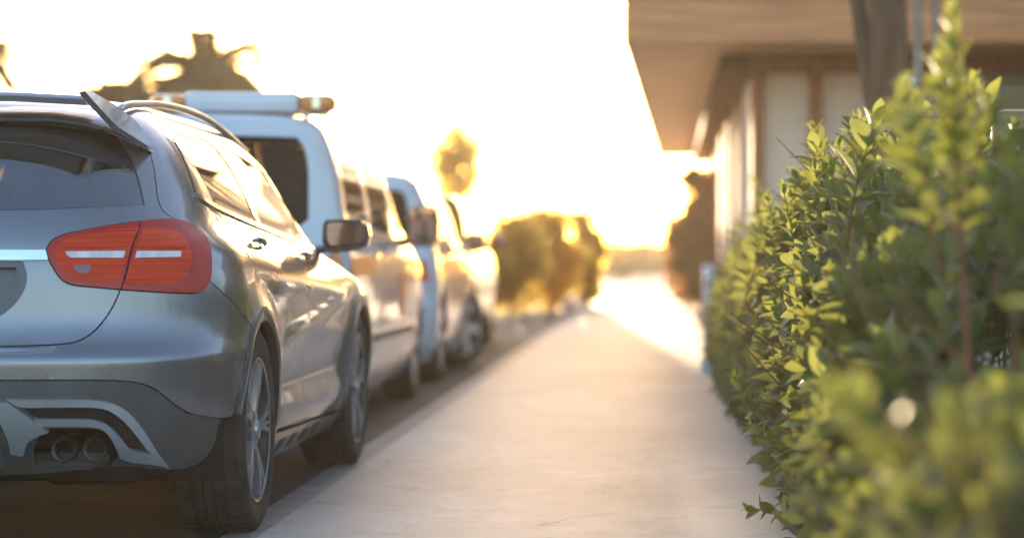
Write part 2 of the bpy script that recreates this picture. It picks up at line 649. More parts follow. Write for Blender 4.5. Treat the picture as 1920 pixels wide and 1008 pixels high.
def ribbon(sf, path, w, off, material, name, parent, mirror='pair', h=.03, thick=.01, taper=False):
    """strip of constant width laid along a path on the body"""
    P = smooth_poly(path, .02, closed=False)
    t = np.gradient(P, axis=0); t /= np.maximum(np.linalg.norm(t, axis=1, keepdims=True), 1e-9)
    nn = np.stack([-t[:, 1], t[:, 0]], -1)
    ww = np.full(len(P), w / 2)
    if taper:
        ww *= np.clip(np.minimum(np.arange(len(P)), np.arange(len(P))[::-1]) / 4, .15, 1)
    poly = np.concatenate([P + nn * ww[:, None], (P - nn * ww[:, None])[::-1]])
    return patch(sf, poly, h=h, off=off, thick=thick, gap=0, raw=True, mirror=mirror, name=name, material=material, parent=parent)
# ------------------------------------------------------------------ wheels
def tyre_mesh(R=.345, rim=.243, W=.245, tread=True, n=240):
    hw = W / 2
    prof = [(-hw * .80, rim - .004), (-hw * .93, rim + .012), (-hw * 1.0, rim + .045), (-hw * 1.0, (R + rim) / 2 + .01), (-hw * .985, R - .028), (-hw * .90, R - .011)]
    xs = np.linspace(-hw * .84, hw * .84, 43)
    for x in xs:
        r = R - .0055 * (x / hw) ** 2
        if tread:
            for g in (-.052, -.018, .018, .052):
                if abs(x - g) < .0050:
                    r -= .0095
        prof.append((x, r))
    prof += [(hw * .90, R - .011), (hw * .985, R - .028), (hw * 1.0, (R + rim) / 2 + .01), (hw * 1.0, rim + .045), (hw * .93, rim + .012), (hw * .80, rim - .004)]
    b = MB().lathe(prof, n=n)
    V = np.array(b.V)
    if tread:
        a = np.arctan2(V[:, 1], V[:, 2]); r = np.hypot(V[:, 1], V[:, 2]); x = V[:, 0]
        top = r > R - .012
        k = 40
        ph = (a / (2 * PI) * k + np.where(np.abs(x) > .055, 3.0 * np.abs(x), 14 * x)) % 1.0
        rib = np.abs(np.abs(x) - .035) > .0001
        cut = top & (np.abs(x) > .022) & (ph < .17)
        cut2 = top & (np.abs(x) <= .022) & (((ph + .5) % 1) < .0)
        nr = np.where(cut | cut2, r - .0055, r)
        V[:, 1] *= nr / r; V[:, 2] *= nr / r
    return V, b.F


def rim_parts(rim=.243, W=.245, spokes=5, twin=True, root=None, dark='rimdark', face='rim', lip=True):
    """outboard side is +x"""
    hw = W / 2
    b = MB().lathe([(hw * .90, rim), (hw * .93, rim - .003), (hw * .86, rim - .014), (hw * .3, rim - .03), (-hw * .85, rim - .02), (-hw * .9, rim), (-hw * .8, rim + .002), (hw * .8, rim + .001)], n=72, closed=True)
    b.build('barrel', M[dark], root)
    fx = hw * .93
    s = MB()
    def spoke(a0, a1, w0, w1):
        V, Fc = [], []
        m = 7
        for i in range(m):
            t = i / (m - 1)
            r = .045 + (rim - .012 - .045) * t
            a = a0 + (a1 - a0) * t ** 1.4
            w = w0 + (w1 - w0) * t
            x = fx - .012 + .012 * math.sin(t * PI * .62)
            c, sn = math.cos(a), math.sin(a)
            for (dw, dx) in ((-w * .42, 0.0), (w * .42, 0.0), (w * .62, -.034), (-w * .62, -.034)):
                V.append((x + dx, r * sn + dw * c, r * c - dw * sn))
        for i in range(m - 1):
            for k in range(4):
                p, q = i * 4 + k, i * 4 + (k + 1) % 4
                Fc.append((p, q, q + 4, p + 4))
        Fc += [(3, 2, 1, 0), tuple((m - 1) * 4 + k for k in range(4))]
        s.add(V, Fc)
    for k in range(spokes):
        a = 2 * PI * k / spokes + .12
        if twin:
            spoke(a - .09, a - .21, .028, .017)
            spoke(a + .09, a + .21, .028, .017)
            spoke(a - .045, a - .075, .018, .012); spoke(a + .045, a + .075, .018, .012)
        else:
            spoke(a, a, .10, .075)
    s.lathe([(fx - .05, .001), (fx - .05, .07), (fx - .012, .068), (fx - .004, .05), (fx - .008, .034), (fx + .004, .03), (fx + .006, .001)], n=40)
    if lip:
        s.lathe([(hw * .92, rim - .009), (hw * .945, rim - .006), (hw * .955, rim - .002), (hw * .94, rim + .001), (hw * .90, rim + .001)], n=72, closed=True)
    s.build('spokes', M[face], root)
    d = MB().lathe([(fx - .13, .02), (fx - .13, .165), (fx - .11, .165), (fx - .11, .06), (fx - .06, .058), (fx - .06, .001)], n=56)
    d.build('brake_disc', M['disc'], root)


def make_wheel(parent, R, rim, W, tread=True, n=240, spokes=5, twin=True, dark='rimdark', face='rim', lip=True):
    t = mesh_obj('wheel', *tyre_mesh(R, rim, W, tread, n), M['tyre'], parent)
    sharp(t, 40)
    # the wheel part is its tyre with the metal as sub-parts
    rim_parts(rim, W, spokes, twin, t, dark, face, lip)
    return t


def place_wheels(root, R, rim, W, axles, track, steer=0.0, **kw):
    w0 = make_wheel(root, R, rim, W, **kw)
    first = True
    for ya in axles:
        for sg in (1, -1):
            w = w0 if first else copy_tree(w0, root)
            first = False
            w.location = (sg * track, ya, R)
            rz = 0 if sg > 0 else PI
            if ya == axles[-1]:
                rz += steer
            w.rotation_euler = (random.uniform(0, 6) * 0 + (.35 if sg > 0 else .8) + ya, 0, rz)
            w.rotation_mode = 'XYZ'


# ------------------------------------------------------------------ the grey hatchback in front
HX, HYY = -2.26, 7.38
H_ROWS = [
    # v     z     yr    w     L    n    yf    Lf
    (.18, .18, .200, .800, .55, 2.8, 4.20, .60),
    (.27, .27, .085, .850, .60, 2.9, 4.36, .62),
    (.36, .36, .035, .874, .62, 2.9, 4.41, .62),
    (.46, .46, .010, .886, .62, 2.9, 4.42, .62),
    (.55, .55, .000, .892, .62, 2.9, 4.41, .62),
    (.612, .612, .000, .894, .62, 2.9, 4.39, .62),
    (.630, .630, .008, .894, .62, 2.9, 4.385, .62),
    (.665, .665, .045, .893, .60, 2.8, 4.37, .62),
    (.74, .74, .070, .892, .58, 2.7, 4.30, .62),
    (.82, .82, .078, .890, .58, 2.7, 4.18, .62),
    (.88, .88, .084, .882, .58, 2.7, 4.05, .60),
    (.93, .93, .092, .866, .58, 2.7, 3.88, .58),
    (.98, .98, .105, .832, .58, 2.7, 3.66, .55),
    (1.02, 1.02, .122, .787, .57, 2.7, 3.47, .50),
    (1.06, 1.06, .145, .756, .56, 2.7, 3.36, .45),
    (1.12, 1.12, .195, .732, .54, 2.6, 3.23, .42),
    (1.20, 1.20, .270, .696, .50, 2.5, 3.06, .40),
    (1.30, 1.30, .360, .636, .46, 2.4, 2.84, .40),
    (1.38, 1.372, .440, .572, .44, 2.4, 2.66, .42),
    (1.46, 1.425, .540, .515, .46, 2.3, 2.50, .45),
    (1.54, 1.458, .680, .440, .50, 2.2, 2.34, .48),
    (1.64, 1.478, .880, .340, .50, 2.1, 2.16, .50),
    (1.76, 1.490, 1.12, .210, .45, 2.0, 1.98, .42),
    (1.94, 1.495, 1.52, .020, .05, 2.0, 1.66, .05),
]


def h_bump(y, z, x):
    d = np.zeros_like(y)
    for yw in (.84, 3.54):
        r = np.hypot(y - yw, (z - .345))
        up = np.clip((z - .18) / .12, 0, 1)
        d = d + .016 * np.exp(-((r - .40) / .055) ** 2) * up * (z < .85)
    mid = sstep(1.15, 1.45, y) * (1 - sstep(2.9, 3.2, y))
    d = d - .020 * mid * np.exp(-((z - .50) / .11) ** 2)          # hollow along the doors
    d = d + .012 * mid * np.exp(-((z - .36) / .05) ** 2)
    line = .86 - .05 * (y - 1.2)
    d = d + .010 * sstep(.7, 1.3, y) * (1 - sstep(2.6, 3.4, y)) * np.exp(-((z - line) / .035) ** 2)
    line2 = .60 + .10 * (y - 1.3)
    d = d + .008 * mid * np.exp(-((z - line2) / .03) ** 2)
    # tailgate: handle hollow below the bright strip, crease above the lamps
    e = np.zeros_like(y)
    return d, e


def h_drop(y, z):
    return .075 * sstep(.8, 3.2, y) * sstep(.76, .96, z) * (1 - sstep(1.16, 1.36, z))


def hatchback():
    root = empty('parked_hatchback', (HX, HYY, 0))
    tag(root, 'metallic grey crossover hatchback with a rear wing, nearest in the row', 'car', 'cars parked along the kerb')
    sf = Surf(H_ROWS, bump=h_bump, drop=h_drop, origin=(HX, HYY))
    A, B, PP = sf.A, sf.B, sf.PP
    pk = dict(parent=root)
    # ---- outlines read off the photograph (points on the body seen at those places)
    gap_up = PP([(173.8, 156), (179.4, 175), (183.3, 204), (186, 219), (192, 230.5), (205.4, 239.3)])
    lamp_in_top = PP([(167, 241.8), (128.6, 246.8), (100, 252), (75, 257.5), (60.7, 264.6), (54, 275.4)])
    lamp_in_bot = PP([(55.4, 282.5), (62.5, 296.8), (73.2, 311), (85.7, 316.4), (110, 319), (141, 321.8)])
    lamp_split = PP([(153.6, 273.6), (161.6, 252)])
    lamp_out = PP([(205.4, 239.3), (223, 245), (237.5, 254), (244.6, 268), (247.7, 287.9), (246.4, 309.3), (241, 320.9), (230.4, 325.7), (196.4, 325.4)])
    gap_low = PP([(134, 338), (123.2, 355.7), (110.7, 370), (96.4, 379.8), (80.4, 384.5), (40, 387), (3, 388)])
    zt = float(sf.S(*gap_low[-1])[2])
    glass_bot = PP([(3, 228), (54, 227), (110, 224.5), (169, 221.7)])
    glass_side = PP([(165, 204), (156.3, 175), (147.6, 156), (136.5, 139.5)])
    zg = float(sf.S(*glass_bot[0])[2])
    zgt = float(sf.S(*glass_side[-1])[2])
    zs1 = float(sf.S(*sf.P(20, 288))[2]); zs0 = float(sf.S(*sf.P(20, 275.7))[2])
    rec = PP([(26.8, 289.5), (31, 307.5), (26.8, 323.6), (14, 341)]) + [B(.20, .742), B(.10, .728), B(0, .726)]
    tail_out = [B(0, 1.392), B(.30, 1.392), B(.45, 1.37)] + gap_up + lamp_in_top + lamp_in_bot + gap_low + [B(.12, zt), B(0, zt)]
    tail_out += rec[::-1] + [B(.2, zs1 - .002), B(0, zs1 - .002)]
    gt = [B(0, zgt + .03), B(.2, zgt + .03), B(.36, zgt + .02)]
    tail_out += [B(0, zg), B(.12, zg)] + glass_bot + glass_side + gt[::-1] + [B(0, zgt + .03)]
    tg = patch(sf, tail_out, h=.02, name='tailgate', material=M['paint'], parent=root)[0]
    # rear window
    gl = [B(0, zg), B(.12, zg)] + glass_bot + glass_side + gt[::-1]
    rw = patch(sf, gl, h=.035, off=-.004, name='rear_window', material=M['rearglass'], parent=tg, thick=0)[0]
    zfi = float(sf.S(*sf.P(20, 213.5))[2])
    clear = [B(0, zfi), B(.2, zfi)] + PP([(60, 213), (96, 211.5), (104, 207), (106.5, 190), (106.5, 172), (104, 152)]) + [B(.3, 1.33), B(0, 1.335)]
    patch(sf, gl, holes=[clear], h=.04, off=-.008, name='window_border', material=M['blackgloss'], parent=rw, thick=0)
    # bright strip between the lamps
    st = [B(0, zs0 + .001), B(.2, zs0 + .001)] + PP([(30, 275.7), (54, 275.6), (57.0, 287.6), (30, 287.9)]) + [B(.2, zs1), B(0, zs1)]
    patch(sf, st, off=.010, h=.03, name='bright_strip', material=M['chrome'], parent=tg, gap=.001)
    # number plate hollow
    recp = [B(0, zs1 - .002), B(.2, zs1 - .002)] + rec
    cen = np.array([.13, .82])
    patch(sf, recp, off=-.034, h=.03, name='plate_recess', material=M['recess'], parent=tg, gap=-.012, thick=0)
    patch(sf, recp, h=.03, off=-.002, name='plate_recess_rim', material=M['recess'], parent=tg, gap=-.002, thick=.034,
          holes=[[(u * .93 + .0, .815 + (v - .815) * .86) for u, v in recp]])
    pl = [B(0, .752), B(.15, .752), B(.155, .757), B(.155, .90), B(.15, .905), B(0, .905)]
    patch(sf, pl, off=-.024, h=.03, name='number_plate', material=M['plate'], parent=tg, gap=0, thick=.004)
    # ---- tail lamps
    inner = lamp_in_top + lamp_in_bot + lamp_split
    outer = lamp_split[::-1] + [lamp_in_bot[-1]]
    outer = [lamp_in_top[0]] + lamp_out + [lamp_in_bot[-1]] + lamp_split
    bul = lambda u, v: np.full_like(u, .006)
    L1 = patch(sf, inner, off=.005, h=.025, name='tail_lamp', material=M['lampdeep'], parent=root, mirror='pair', thick=.02)
    L2 = patch(sf, outer, off=.005, h=.025, name='outer_lens', material=M['lampdeep'], parent=L1, mirror='pair', thick=.02)
    ri = PP([(164, 250), (130, 252), (104, 256.5), (82, 261), (69, 267.5), (62.5, 277), (66, 288), (72, 299), (80, 307), (93, 311), (115, 313), (140, 314.5), (146, 294), (156, 268)])
    ro = PP([(166.5, 250.5), (192, 251), (206, 254), (216, 261.5), (222, 274), (223.5, 288), (221, 300), (214, 309), (202, 315.5), (180, 317), (145, 316), (151, 294), (160, 268)])
    for poly in (ri, ro):
        patch(sf, poly, off=.0075, h=.02, name='red_lens', material=M['lampred'], parent=L1, mirror='pair', thick=.004)
    for poly in (PP([(75.5, 277), (112, 276.8), (147.5, 276.6), (144.8, 286), (112, 285.8), (82, 285.6), (77, 282)]),
                 PP([(158.6, 276.8), (185, 277), (211.5, 277.2), (211, 285.2), (185, 285.6), (156, 286)])):
        patch(sf, poly, off=.0095, h=.02, name='clear_bar', material=M['lampwhite'], parent=L1, mirror='pair', thick=.004)
    patch(sf, PP([(84, 293), (108, 292), (106, 302), (98, 305), (88, 301)]), off=.0085, h=.02, name='reflector', material=M['lampdark'], parent=L1, mirror='pair', thick=.002)
    for p in (PP([(74, 274), (110, 273.4), (149, 273)]), PP([(156, 273.6), (190, 273.8), (216, 274.5)]), PP([(92, 258), (120, 255.5), (158, 254)])):
        ribbon(sf, p, .0035, .0084, M['lampdeep'], 'lens_rib', L1, thick=.002)
    # ---- bumper, cladding, trims
    seam = PP([(247, 313), (262, 326), (285.5, 347.5)])
    lip = [A(.84 + .425 * math.cos(a), .345 + .425 * math.sin(a)) for a in np.radians(np.arange(122, 173, 8))]
    clad_top = PP([(261, 472.4), (238, 469.8), (222, 466.5), (208.3, 458.5), (194.4, 447.6), (178.6, 436.7), (158.7, 430.2), (119, 427.8), (60, 427.8), (3, 427.8)])
    zc = float(sf.S(*clad_top[-1])[2])
    bump_poly = gap_low[::-1]
    bump_poly = [B(0, zt), B(.12, zt)] + gap_low[::-1] + [lamp_in_bot[-1]] + lamp_out[::-1][:4] + seam[:2] + lip[:1] + lip[1:] + clad_top[:] + [B(.12, zc), B(0, zc)]
    patch(sf, bump_poly, h=.016, name='rear_bumper', material=M['paint'], parent=root)
    lowr = PP([(258, 479.4), (252, 503), (242, 519), (228, 529), (208.3, 533.5), (182.5, 532.5), (140, 530)])
    pipe = PP([(50, 488), (62, 485.5), (100, 485.5), (128, 487), (138, 497), (142, 512), (136, 526), (40, 528), (40, 510)])
    low = clad_top[::-1]
    low = [B(0, zc), B(.12, zc)] + clad_top[::-1] + lowr + [B(.3, .255), B(0, .25)]
    clad = patch(sf, low, holes=[pipe], h=.028, off=-.003, name='lower_bumper', material=M['cladding'], parent=root, thick=.02)[0]
    up1 = PP([(8, 449.6), (60, 450), (111, 450.6), (135, 455.6), (152.8, 467.5), (168.7, 487.3), (182.5, 509), (197.4, 529),
              (187, 524), (178, 514), (168.7, 504), (158.7, 491), (142.9, 473.4), (127, 462.5), (111, 459), (60, 458.5), (23.8, 458)])
    lo1 = PP([(40, 471.8), (107, 473), (123, 477.4), (136.9, 489.3), (150.8, 506), (158.7, 509), (180, 514), (194, 527), (180, 524.5), (150.8, 521), (140, 517), (131, 497), (121, 485.5), (107, 481.5), (46, 481)])
    ms = PP([(26, 459), (60, 459.3), (111, 459.8), (127, 463.5), (142.9, 474.4), (158.7, 493), (168, 507), (158, 508), (150.8, 506), (136.9, 489.3), (123, 477), (107, 472.4), (44, 471.4)])
    dg = PP([(2, 453), (9, 451.5), (57.5, 487.3), (46, 491), (33, 499), (28, 514), (14, 512), (10, 496), (2, 478)]) + [B(.2, .40), B(.2, .50)]
    for poly, o, m, nm in ((ms, .001, 'mesh', 'grille_insert'), (up1, .014, 'silver', 'skid_trim'), (lo1, .012, 'silver', 'skid_trim'), (dg, .016, 'silver', 'skid_trim')):
        patch(sf, poly, off=o, h=.02, name=nm, material=M[m], parent=clad, mirror='pair', thick=.022, gap=0)
    dz = [B(0, .47), B(.19, .47), B(.21, .40), B(.24, .33), B(.24, .275), B(0, .27)]
    patch(sf, dz, off=.004, h=.03, name='diffuser', material=M['archplastic'], parent=clad, thick=.01)
    # slim bright line above the bumper step
    zl = float(sf.S(*sf.P(20, 393.5))[2])
    ls = [B(0, zl + .006), B(.2, zl + .006)] + PP([(30, 391.2), (68, 388.5), (60, 393.2), (30, 395.4)]) + [B(.2, zl - .006), B(0, zl - .006)]
    patch(sf, ls, off=.004, h=.03, name='bumper_strip', material=M['chrome'], parent=root, gap=0)
    # exhaust
    for sg in (1, -1):
        for k, (px, py) in enumerate(((71.4, 510), (108.5, 509))):
            u, v = sf.P(px, py)
            p = sf.S(u, v)
            b = MB().lathe([(.0, .030), (-.004, .036), (.002, .041), (.01, .042), (.13, .042), (.13, .001), (.06, .001), (.06, .030)], n=32, axis='y', c=(sg * p[0], p[1] + .035, p[2]), closed=True)
            ex = b.build('exhaust_pipe', M['exhaust'], root)
            MB().lathe([(.0, .029), (.05, .029), (.05, .001)], n=24, axis='y', c=(sg * p[0], p[1] + .038, p[2])).build('bore', M['soot'], ex)
    # underside and wheel wells
    ub = MB()
    ub.box((0, 2.2, .30), (1.20, 3.9, .16), .05)
    ub.box((0, .55, .33), (1.42, .5, .22), .06)
    ub.box((0, .30, .30), (1.1, .35, .06), .02)
    ub.box((.45, .40, .27), (.34, .30, .12), .05); ub.box((-.45, .40, .27), (.34, .30, .12), .05)
    ub.box((0, .84, .30), (1.3, .10, .10), .03); ub.box((0, 3.54, .30), (1.3, .1, .1), .03)
    ub.build('underbody', M['gap'], root)
    for ya in (.84, 3.54):
        for sg in (1, -1):
            arc = [(ya + .40 * math.cos(a), .345 + .40 * math.sin(a)) for a in np.linspace(-.35, PI + .35, 22)]
            V = [(sg * .845, y, z) for y, z in arc] + [(sg * .50, y, z) for y, z in arc] + [(sg * .50, ya, .345)]
            k = len(arc)
            Fc = [(i, i + 1, k + i + 1, k + i) for i in range(k - 1)] + [(k + i, k + i + 1, 2 * k) for i in range(k - 1)]
            MB().add(V, Fc).build('wheel_well', M['gap'], root, smooth=False)
    # ---- side: arches, doors, sill
    def ringp(r0, r1, ya, a0, a1):
        aa = np.radians(np.linspace(a0, a1, 28))
        return [A(ya + r1 * math.cos(a), .345 + r1 * math.sin(a)) for a in aa] + [A(ya + r0 * math.cos(a), .345 + r0 * math.sin(a)) for a in aa[::-1]]
    arch_r = ringp(.372, .418, .84, -14, 168)
    arch_f = ringp(.372, .418, 3.54, -12, 196)
    for ap in (arch_r, arch_f):
        patch(sf, ap, off=.007, h=.02, name='wheel_arch_trim', material=M['archplastic'], parent=root, mirror='pair', thick=.03, gap=0)
    cut_r = [A(.84 + .405 * math.cos(a), .345 + .405 * math.sin(a)) for a in np.radians(np.linspace(-30, 158, 40))] + [A(.40, .475), A(.395, .345), A(.395, .15)]
    cut_f = [A(3.54 + .405 * math.cos(a), .345 + .405 * math.sin(a)) for a in np.radians(np.linspace(-30, 210, 44))]
    sl = [A(1.22, .30), A(2.0, .285), A(3.15, .262), A(3.15, .19), A(1.22, .19)]
    sill = patch(sf, sl, off=.006, h=.03, name='sill_trim', material=M['archplastic'], parent=root, mirror='pair', thick=.03)
    for k in range(4):
        y0 = 1.55 + k * .30
        for i_, s_ in enumerate(sill):
            pass
        patch(sf, [A(y0, .262), A(y0 + .13, .262), A(y0 + .10, .214), A(y0 - .03, .214)], off=.008, h=.03, name='sill_slot', material=M['gap'], parent=sill, mirror='pair', thick=.004)
    dlo = PP([(202.5, 147), (207, 140.8), (221.4, 138.8), (244.6, 142.6), (259, 149), (278.6, 158), (300, 175), (325, 200), (342.9, 227), (355.4, 250.4), (368, 275), (352, 267), (303, 248.5), (254, 227), (229, 214)])
    # glass panes
    qg = PP([(204.8, 148), (206.6, 146.8), (252, 223.5), (230.5, 213.6)])
    rg = PP([(209.2, 149.8), (214, 144.6), (223, 143.2), (235, 144.6), (246.2, 148.4), (301.5, 245), (278, 235), (256.0, 225.2)])
    fg = PP([(253, 151.5), (263, 154), (284, 166.4), (310.7, 186), (325, 209), (341, 230.7), (353, 260), (354, 266), (330, 257), (307.5, 247.2)])
    patch(sf, dlo, holes=[rg, fg], h=.03, off=-.002, name='window_frame', material=M['blackgloss'], parent=root, mirror='pair', thick=.02)
    for q in (rg, fg):
        patch(sf, q, h=.04, off=-.005, name='side_window', material=M['sideglass'], parent=root, mirror='pair', thick=0, gap=0)
    patch(sf, qg, h=.04, off=.001, name='quarter_pillar', material=M['paint'], parent=root, mirror='pair', thick=.004, gap=0)
    belt = PP([(227, 211.5), (254, 225.6), (280, 237.8), (303, 247.6), (330, 258.6), (352, 266.6), (368, 275)])
    ribbon(sf, belt, .016, .006, M['chrome'], 'belt_strip', root, thick=.012)
    # roof line strip (bright edge above the windows)
    # doors
    bz = [A(1.98, z) for z in (.30, .45, .62, .80, .90, .96)]
    bt = sf.P(303.5, 248.5)
    ub_ = (bz[-1][0], None)
    fz = [A(3.06, z) for z in (.275, .45, .65, .82, .90)]
    def belt_at(u):
        bb = smooth_poly(belt, .01, closed=False)
        o_ = np.argsort(bb[:, 0])
        return (u, float(np.interp(u, bb[o_, 0], bb[o_, 1])) - .012)
    ud = bz[-1][0]
    uf = fz[-1][0]
    rd = [belt_at(x) for x in np.linspace(belt[0][0] + .03, ud, 8)] + bz[::-1] + [A(1.7, .302), A(1.32, .308)]
    aa = np.radians(np.arange(2, 66, 7))
    rd += [A(.84 + .421 * math.cos(a), .345 + .421 * math.sin(a)) for a in aa]
    rd += PP([(304.7, 318), (300, 300), (295, 286), (287.5, 275.4), (278.6, 256.5), (259, 238.5)])
    fd = [belt_at(x) for x in np.linspace(ud, uf, 8)] + fz[::-1] + [A(2.5, .282)] + bz
    dr = patch(sf, rd, h=.032, name='rear_door', material=M['paint'], parent=root, mirror='pair')
    df = patch(sf, fd, h=.032, name='front_door', material=M['paint'], parent=root, mirror='pair')
    for par, (px, py) in ((dr, (303, 270)), (df, (357, 286))):
        u, v = sf.P(px, py)
        for sgi, pp in zip((1, -1), par):
            P_ = []
            for t in np.linspace(-.105, .105, 9):
                q = sf.S(u + t, v + .004 - .004 * (t / .1)) + sf.Nrm(u + t, v) * (.016 * (1 - (abs(t) / .112) ** 4) + .004)
                P_.append((sgi * q[0], q[1], q[2]))
            MB().tube(P_, [.007, .010, .012, .012, .012, .012, .012, .010, .007], 10).build('door_handle', M['paint'], pp)
            c = sf.S(u - .02, v - .006) + sf.Nrm(u, v) * .001
            MB().lathe([(0, .001), (.001, .020), (.002, .023)], n=20, axis='x', c=(sgi * c[0] - (.0 if sgi > 0 else 0), c[1], c[2])).build('handle_cup', M['cladding'], pp)
    # ---- the rest of the shell: roof, pillars, wings and bonnet
    fbump = [A(3.92, .20), A(3.92, .40), A(3.98, .62), A(4.1, .66)] + [(sf.U - .75, .68), (sf.U - .4, .69), (sf.U + .05, .69), (sf.U + .05, .1), (sf.U - .5, .1)]
    ws = [(sf.U + .05, float(sf.vz(1.05))), (sf.U - .55, float(sf.vz(1.055))), (sf.U - .86, float(sf.vz(1.07))), (sf.U - .74, float(sf.vz(1.25))), (sf.U - .62, 1.39), (sf.U - .45, 1.44), (sf.U + .05, 1.46)]
    hl = [(sf.U - 1.05, .80), (sf.U - .85, .84), (sf.U - .52, .80), (sf.U - .50, .71), (sf.U - .8, .71), (sf.U - 1.0, .745)]
    tail_hole = [B(0, 1.40), B(.30, 1.40), B(.45, 1.378)] + gap_up + lamp_out[1:-1] + seam[:2] + lip[:1] + lip[1:] + [A(.43, .15), (-.05, .15), (-.05, 1.40)]
    lowcut = [(-.1, .1), (-.1, .26), A(1.2, .305), A(2.0, .290), A(3.17, .267), A(3.17, .1)]
    shell = [(0, .19), (sf.U, .19), (sf.U, 1.935), (0, 1.935)]
    patch(sf, shell, holes=[tail_hole, cut_r, cut_f, rd, fd, dlo, fbump, ws, hl, lowcut], h=.034, name='body', material=M['paint'], parent=root, step=.02)
    patch(sf, fbump[:6] + [(sf.U, .69), (sf.U, .2), (sf.U - .4, .19)], h=.045, name='front_bumper', material=M['paint'], parent=root)
    patch(sf, ws[1:6] + [(sf.U, 1.46), (sf.U, float(sf.vz(1.05)))], h=.06, off=-.004, name='windscreen', material=M['glass'], parent=root, thick=0)
    patch(sf, hl, h=.03, off=.002, name='headlight', material=M['lampwhite'], parent=root, mirror='pair')
    gr = [(sf.U, .66), (sf.U - .42, .65), (sf.U - .36, .46), (sf.U, .44)]
    patch(sf, gr, h=.04, off=.004, name='grille', material=M['mesh'], parent=root)
    # ---- wing on the roof edge
    w = MB()
    # blade across, supported by two plates that sweep down to the tailgate corners
    prof = [(.300, 1.428), (.297, 1.446), (.315, 1.458), (.37, 1.464), (.46, 1.468), (.52, 1.466), (.50, 1.452), (.40, 1.436)]
    xs = [-.425, -.40, -.2, 0, .2, .40, .425]
    V, Fc = [], []
    for x in xs:
        dz = -.013 * (abs(x) / .41) ** 2; dy = .03 * (abs(x) / .41) ** 2
        for (y, z) in prof:
            V.append((x, y + dy, z + dz))
    m = len(prof)
    for i in range(len(xs) - 1):
        for k in range(m):
            p, q = i * m + k, i * m + (k + 1) % m
            Fc.append((p, q, q + m, p + m))
    Fc += [tuple(range(m))[::-1], tuple((len(xs) - 1) * m + k for k in range(m))]
    w.add(V, Fc)
    spo = w.build('rear_wing', M['paint'], root)
    for sg in (1, -1):
        pl = MB()
        top = [(.415, .345, 1.446), (.43, .40, 1.452), (.445, .50, 1.452)]
        path0 = [np.array((.412, .325, 1.457)), np.array((.455, .345, 1.405)), np.array((.505, .385, 1.345)), np.array((.588, .455, 1.287))]
        path1 = [np.array((.420, .390, 1.459)), np.array((.474, .470, 1.424)), np.array((.532, .520, 1.374)), np.array((.598, .490, 1.296))]
        V, Fc = [], []
        for p, q in zip(path0, path1):
            th = np.array((.010, .0, .003))
            for c in (p - th, q - th, q + th, p + th):
                V.append((sg * c[0], c[1], c[2]))
        for i in range(3):
            for k in range(4):
                a_, b_ = i * 4 + k, i * 4 + (k + 1) % 4
                Fc.append((a_, b_, b_ + 4, a_ + 4))
        Fc += [(3, 2, 1, 0), (12, 13, 14, 15)]
        pl.add(V, Fc)
        pl.build('wing_plate', M['paint'], spo)
    # ledge over the rear window
    edge = [(0, .368, 1.366), (.10, .370, 1.368), (.15, .372, 1.376), (.30, .378, 1.375), (.397, .39, 1.362), (.468, .405, 1.346), (.528, .425, 1.314), (.592, .455, 1.287)]
    ee = np.array(edge)
    back = []
    for x, y, z in edge:
        u_, v_ = B(min(x, .50), min(1.425, z + .052))
        s_ = sf.S(u_, v_)
        if x > .5:
            s_ = np.array((x, y + .09, z + .02))
        back.append(s_ + np.array((0, .0, .0)))
    back = np.array(back)
    V, Fc = [], []
    rows_ = []
    for i in range(len(edge)):
        e = ee[i]; b_ = back[i]
        mid = e * .45 + b_ * .55 + np.array((0, 0, .012))
        rows_.append([b_ + np.array((0, .03, .0)), b_, mid, e + np.array((0, .006, .006)), e, e + np.array((0, .004, -.008)), e + np.array((0, .09, -.012)), e + np.array((0, .16, .0))])
    for sg in (1, -1):
        k0 = len(V)
        for r in rows_:
            V += [(sg * c[0], c[1], c[2]) for c in r]
        m = 8
        for i in range(len(rows_) - 1):
            for k in range(m - 1):
                p = k0 + i * m + k
                Fc.append((p, p + 1, p + m + 1, p + m) if sg < 0 else (p, p + m, p + m + 1, p + 1))
    led = mesh_obj('spoiler_ledge', V, Fc, M['paint'], root)
    bm = bmesh.new(); bm.from_mesh(led.data); bmesh.ops.remove_doubles(bm, verts=bm.verts, dist=1e-4); bmesh.ops.recalc_face_normals(bm, faces=bm.faces); bm.to_mesh(led.data); bm.free()
    sharp(led, 40)
    # roof rails
    for sg in (1, -1):
        P_ = []
        rp = [(140, 110, 8.02), (150, 105.8, 8.12), (165, 104.6, 8.3), (190, 105.5, 8.6), (215, 111, 8.92), (240, 121, 9.25), (262, 136, 9.55), (280, 152.5, 9.82), (290, 162, 9.95)]
        for px, py, Y in rp:
            q = at(px, py, Y)
            P_.append((sg * (q.x - HX), q.y - HYY, q.z))
        P_ = smooth_poly3(P_)
        MB().tube(P_, [.006] + [.013] * (len(P_) - 2) + [.006], 10).build('roof_rail', M['silver'], root)
    # mirrors
    for sg in (1, -1):
        mir = MB()
        P0 = np.array((sg * .905, 3.03, 1.045 - .02))
        prof = [(-.102, .047), (-.092, .064), (-.02, .068), (.06, .062), (.092, .045), (.100, .0), (.090, -.042), (.05, -.062), (-.06, -.075), (-.095, -.068), (-.105, -.03)]
        V, Fc = [], []
        for (sc, dy) in ((.90, 0), (1.0, .012), (1.0, .05), (.86, .10), (.5, .135), (.06, .148)):
            for (x, z) in prof:
                V.append((P0[0] + sg * x * sc, P0[1] + dy, P0[2] + z * sc))
        m = len(prof)
        for i in range(5):
            for k in range(m):
                p, q = i * m + k, i * m + (k + 1) % m
                Fc.append((p, q, q + m, p + m))
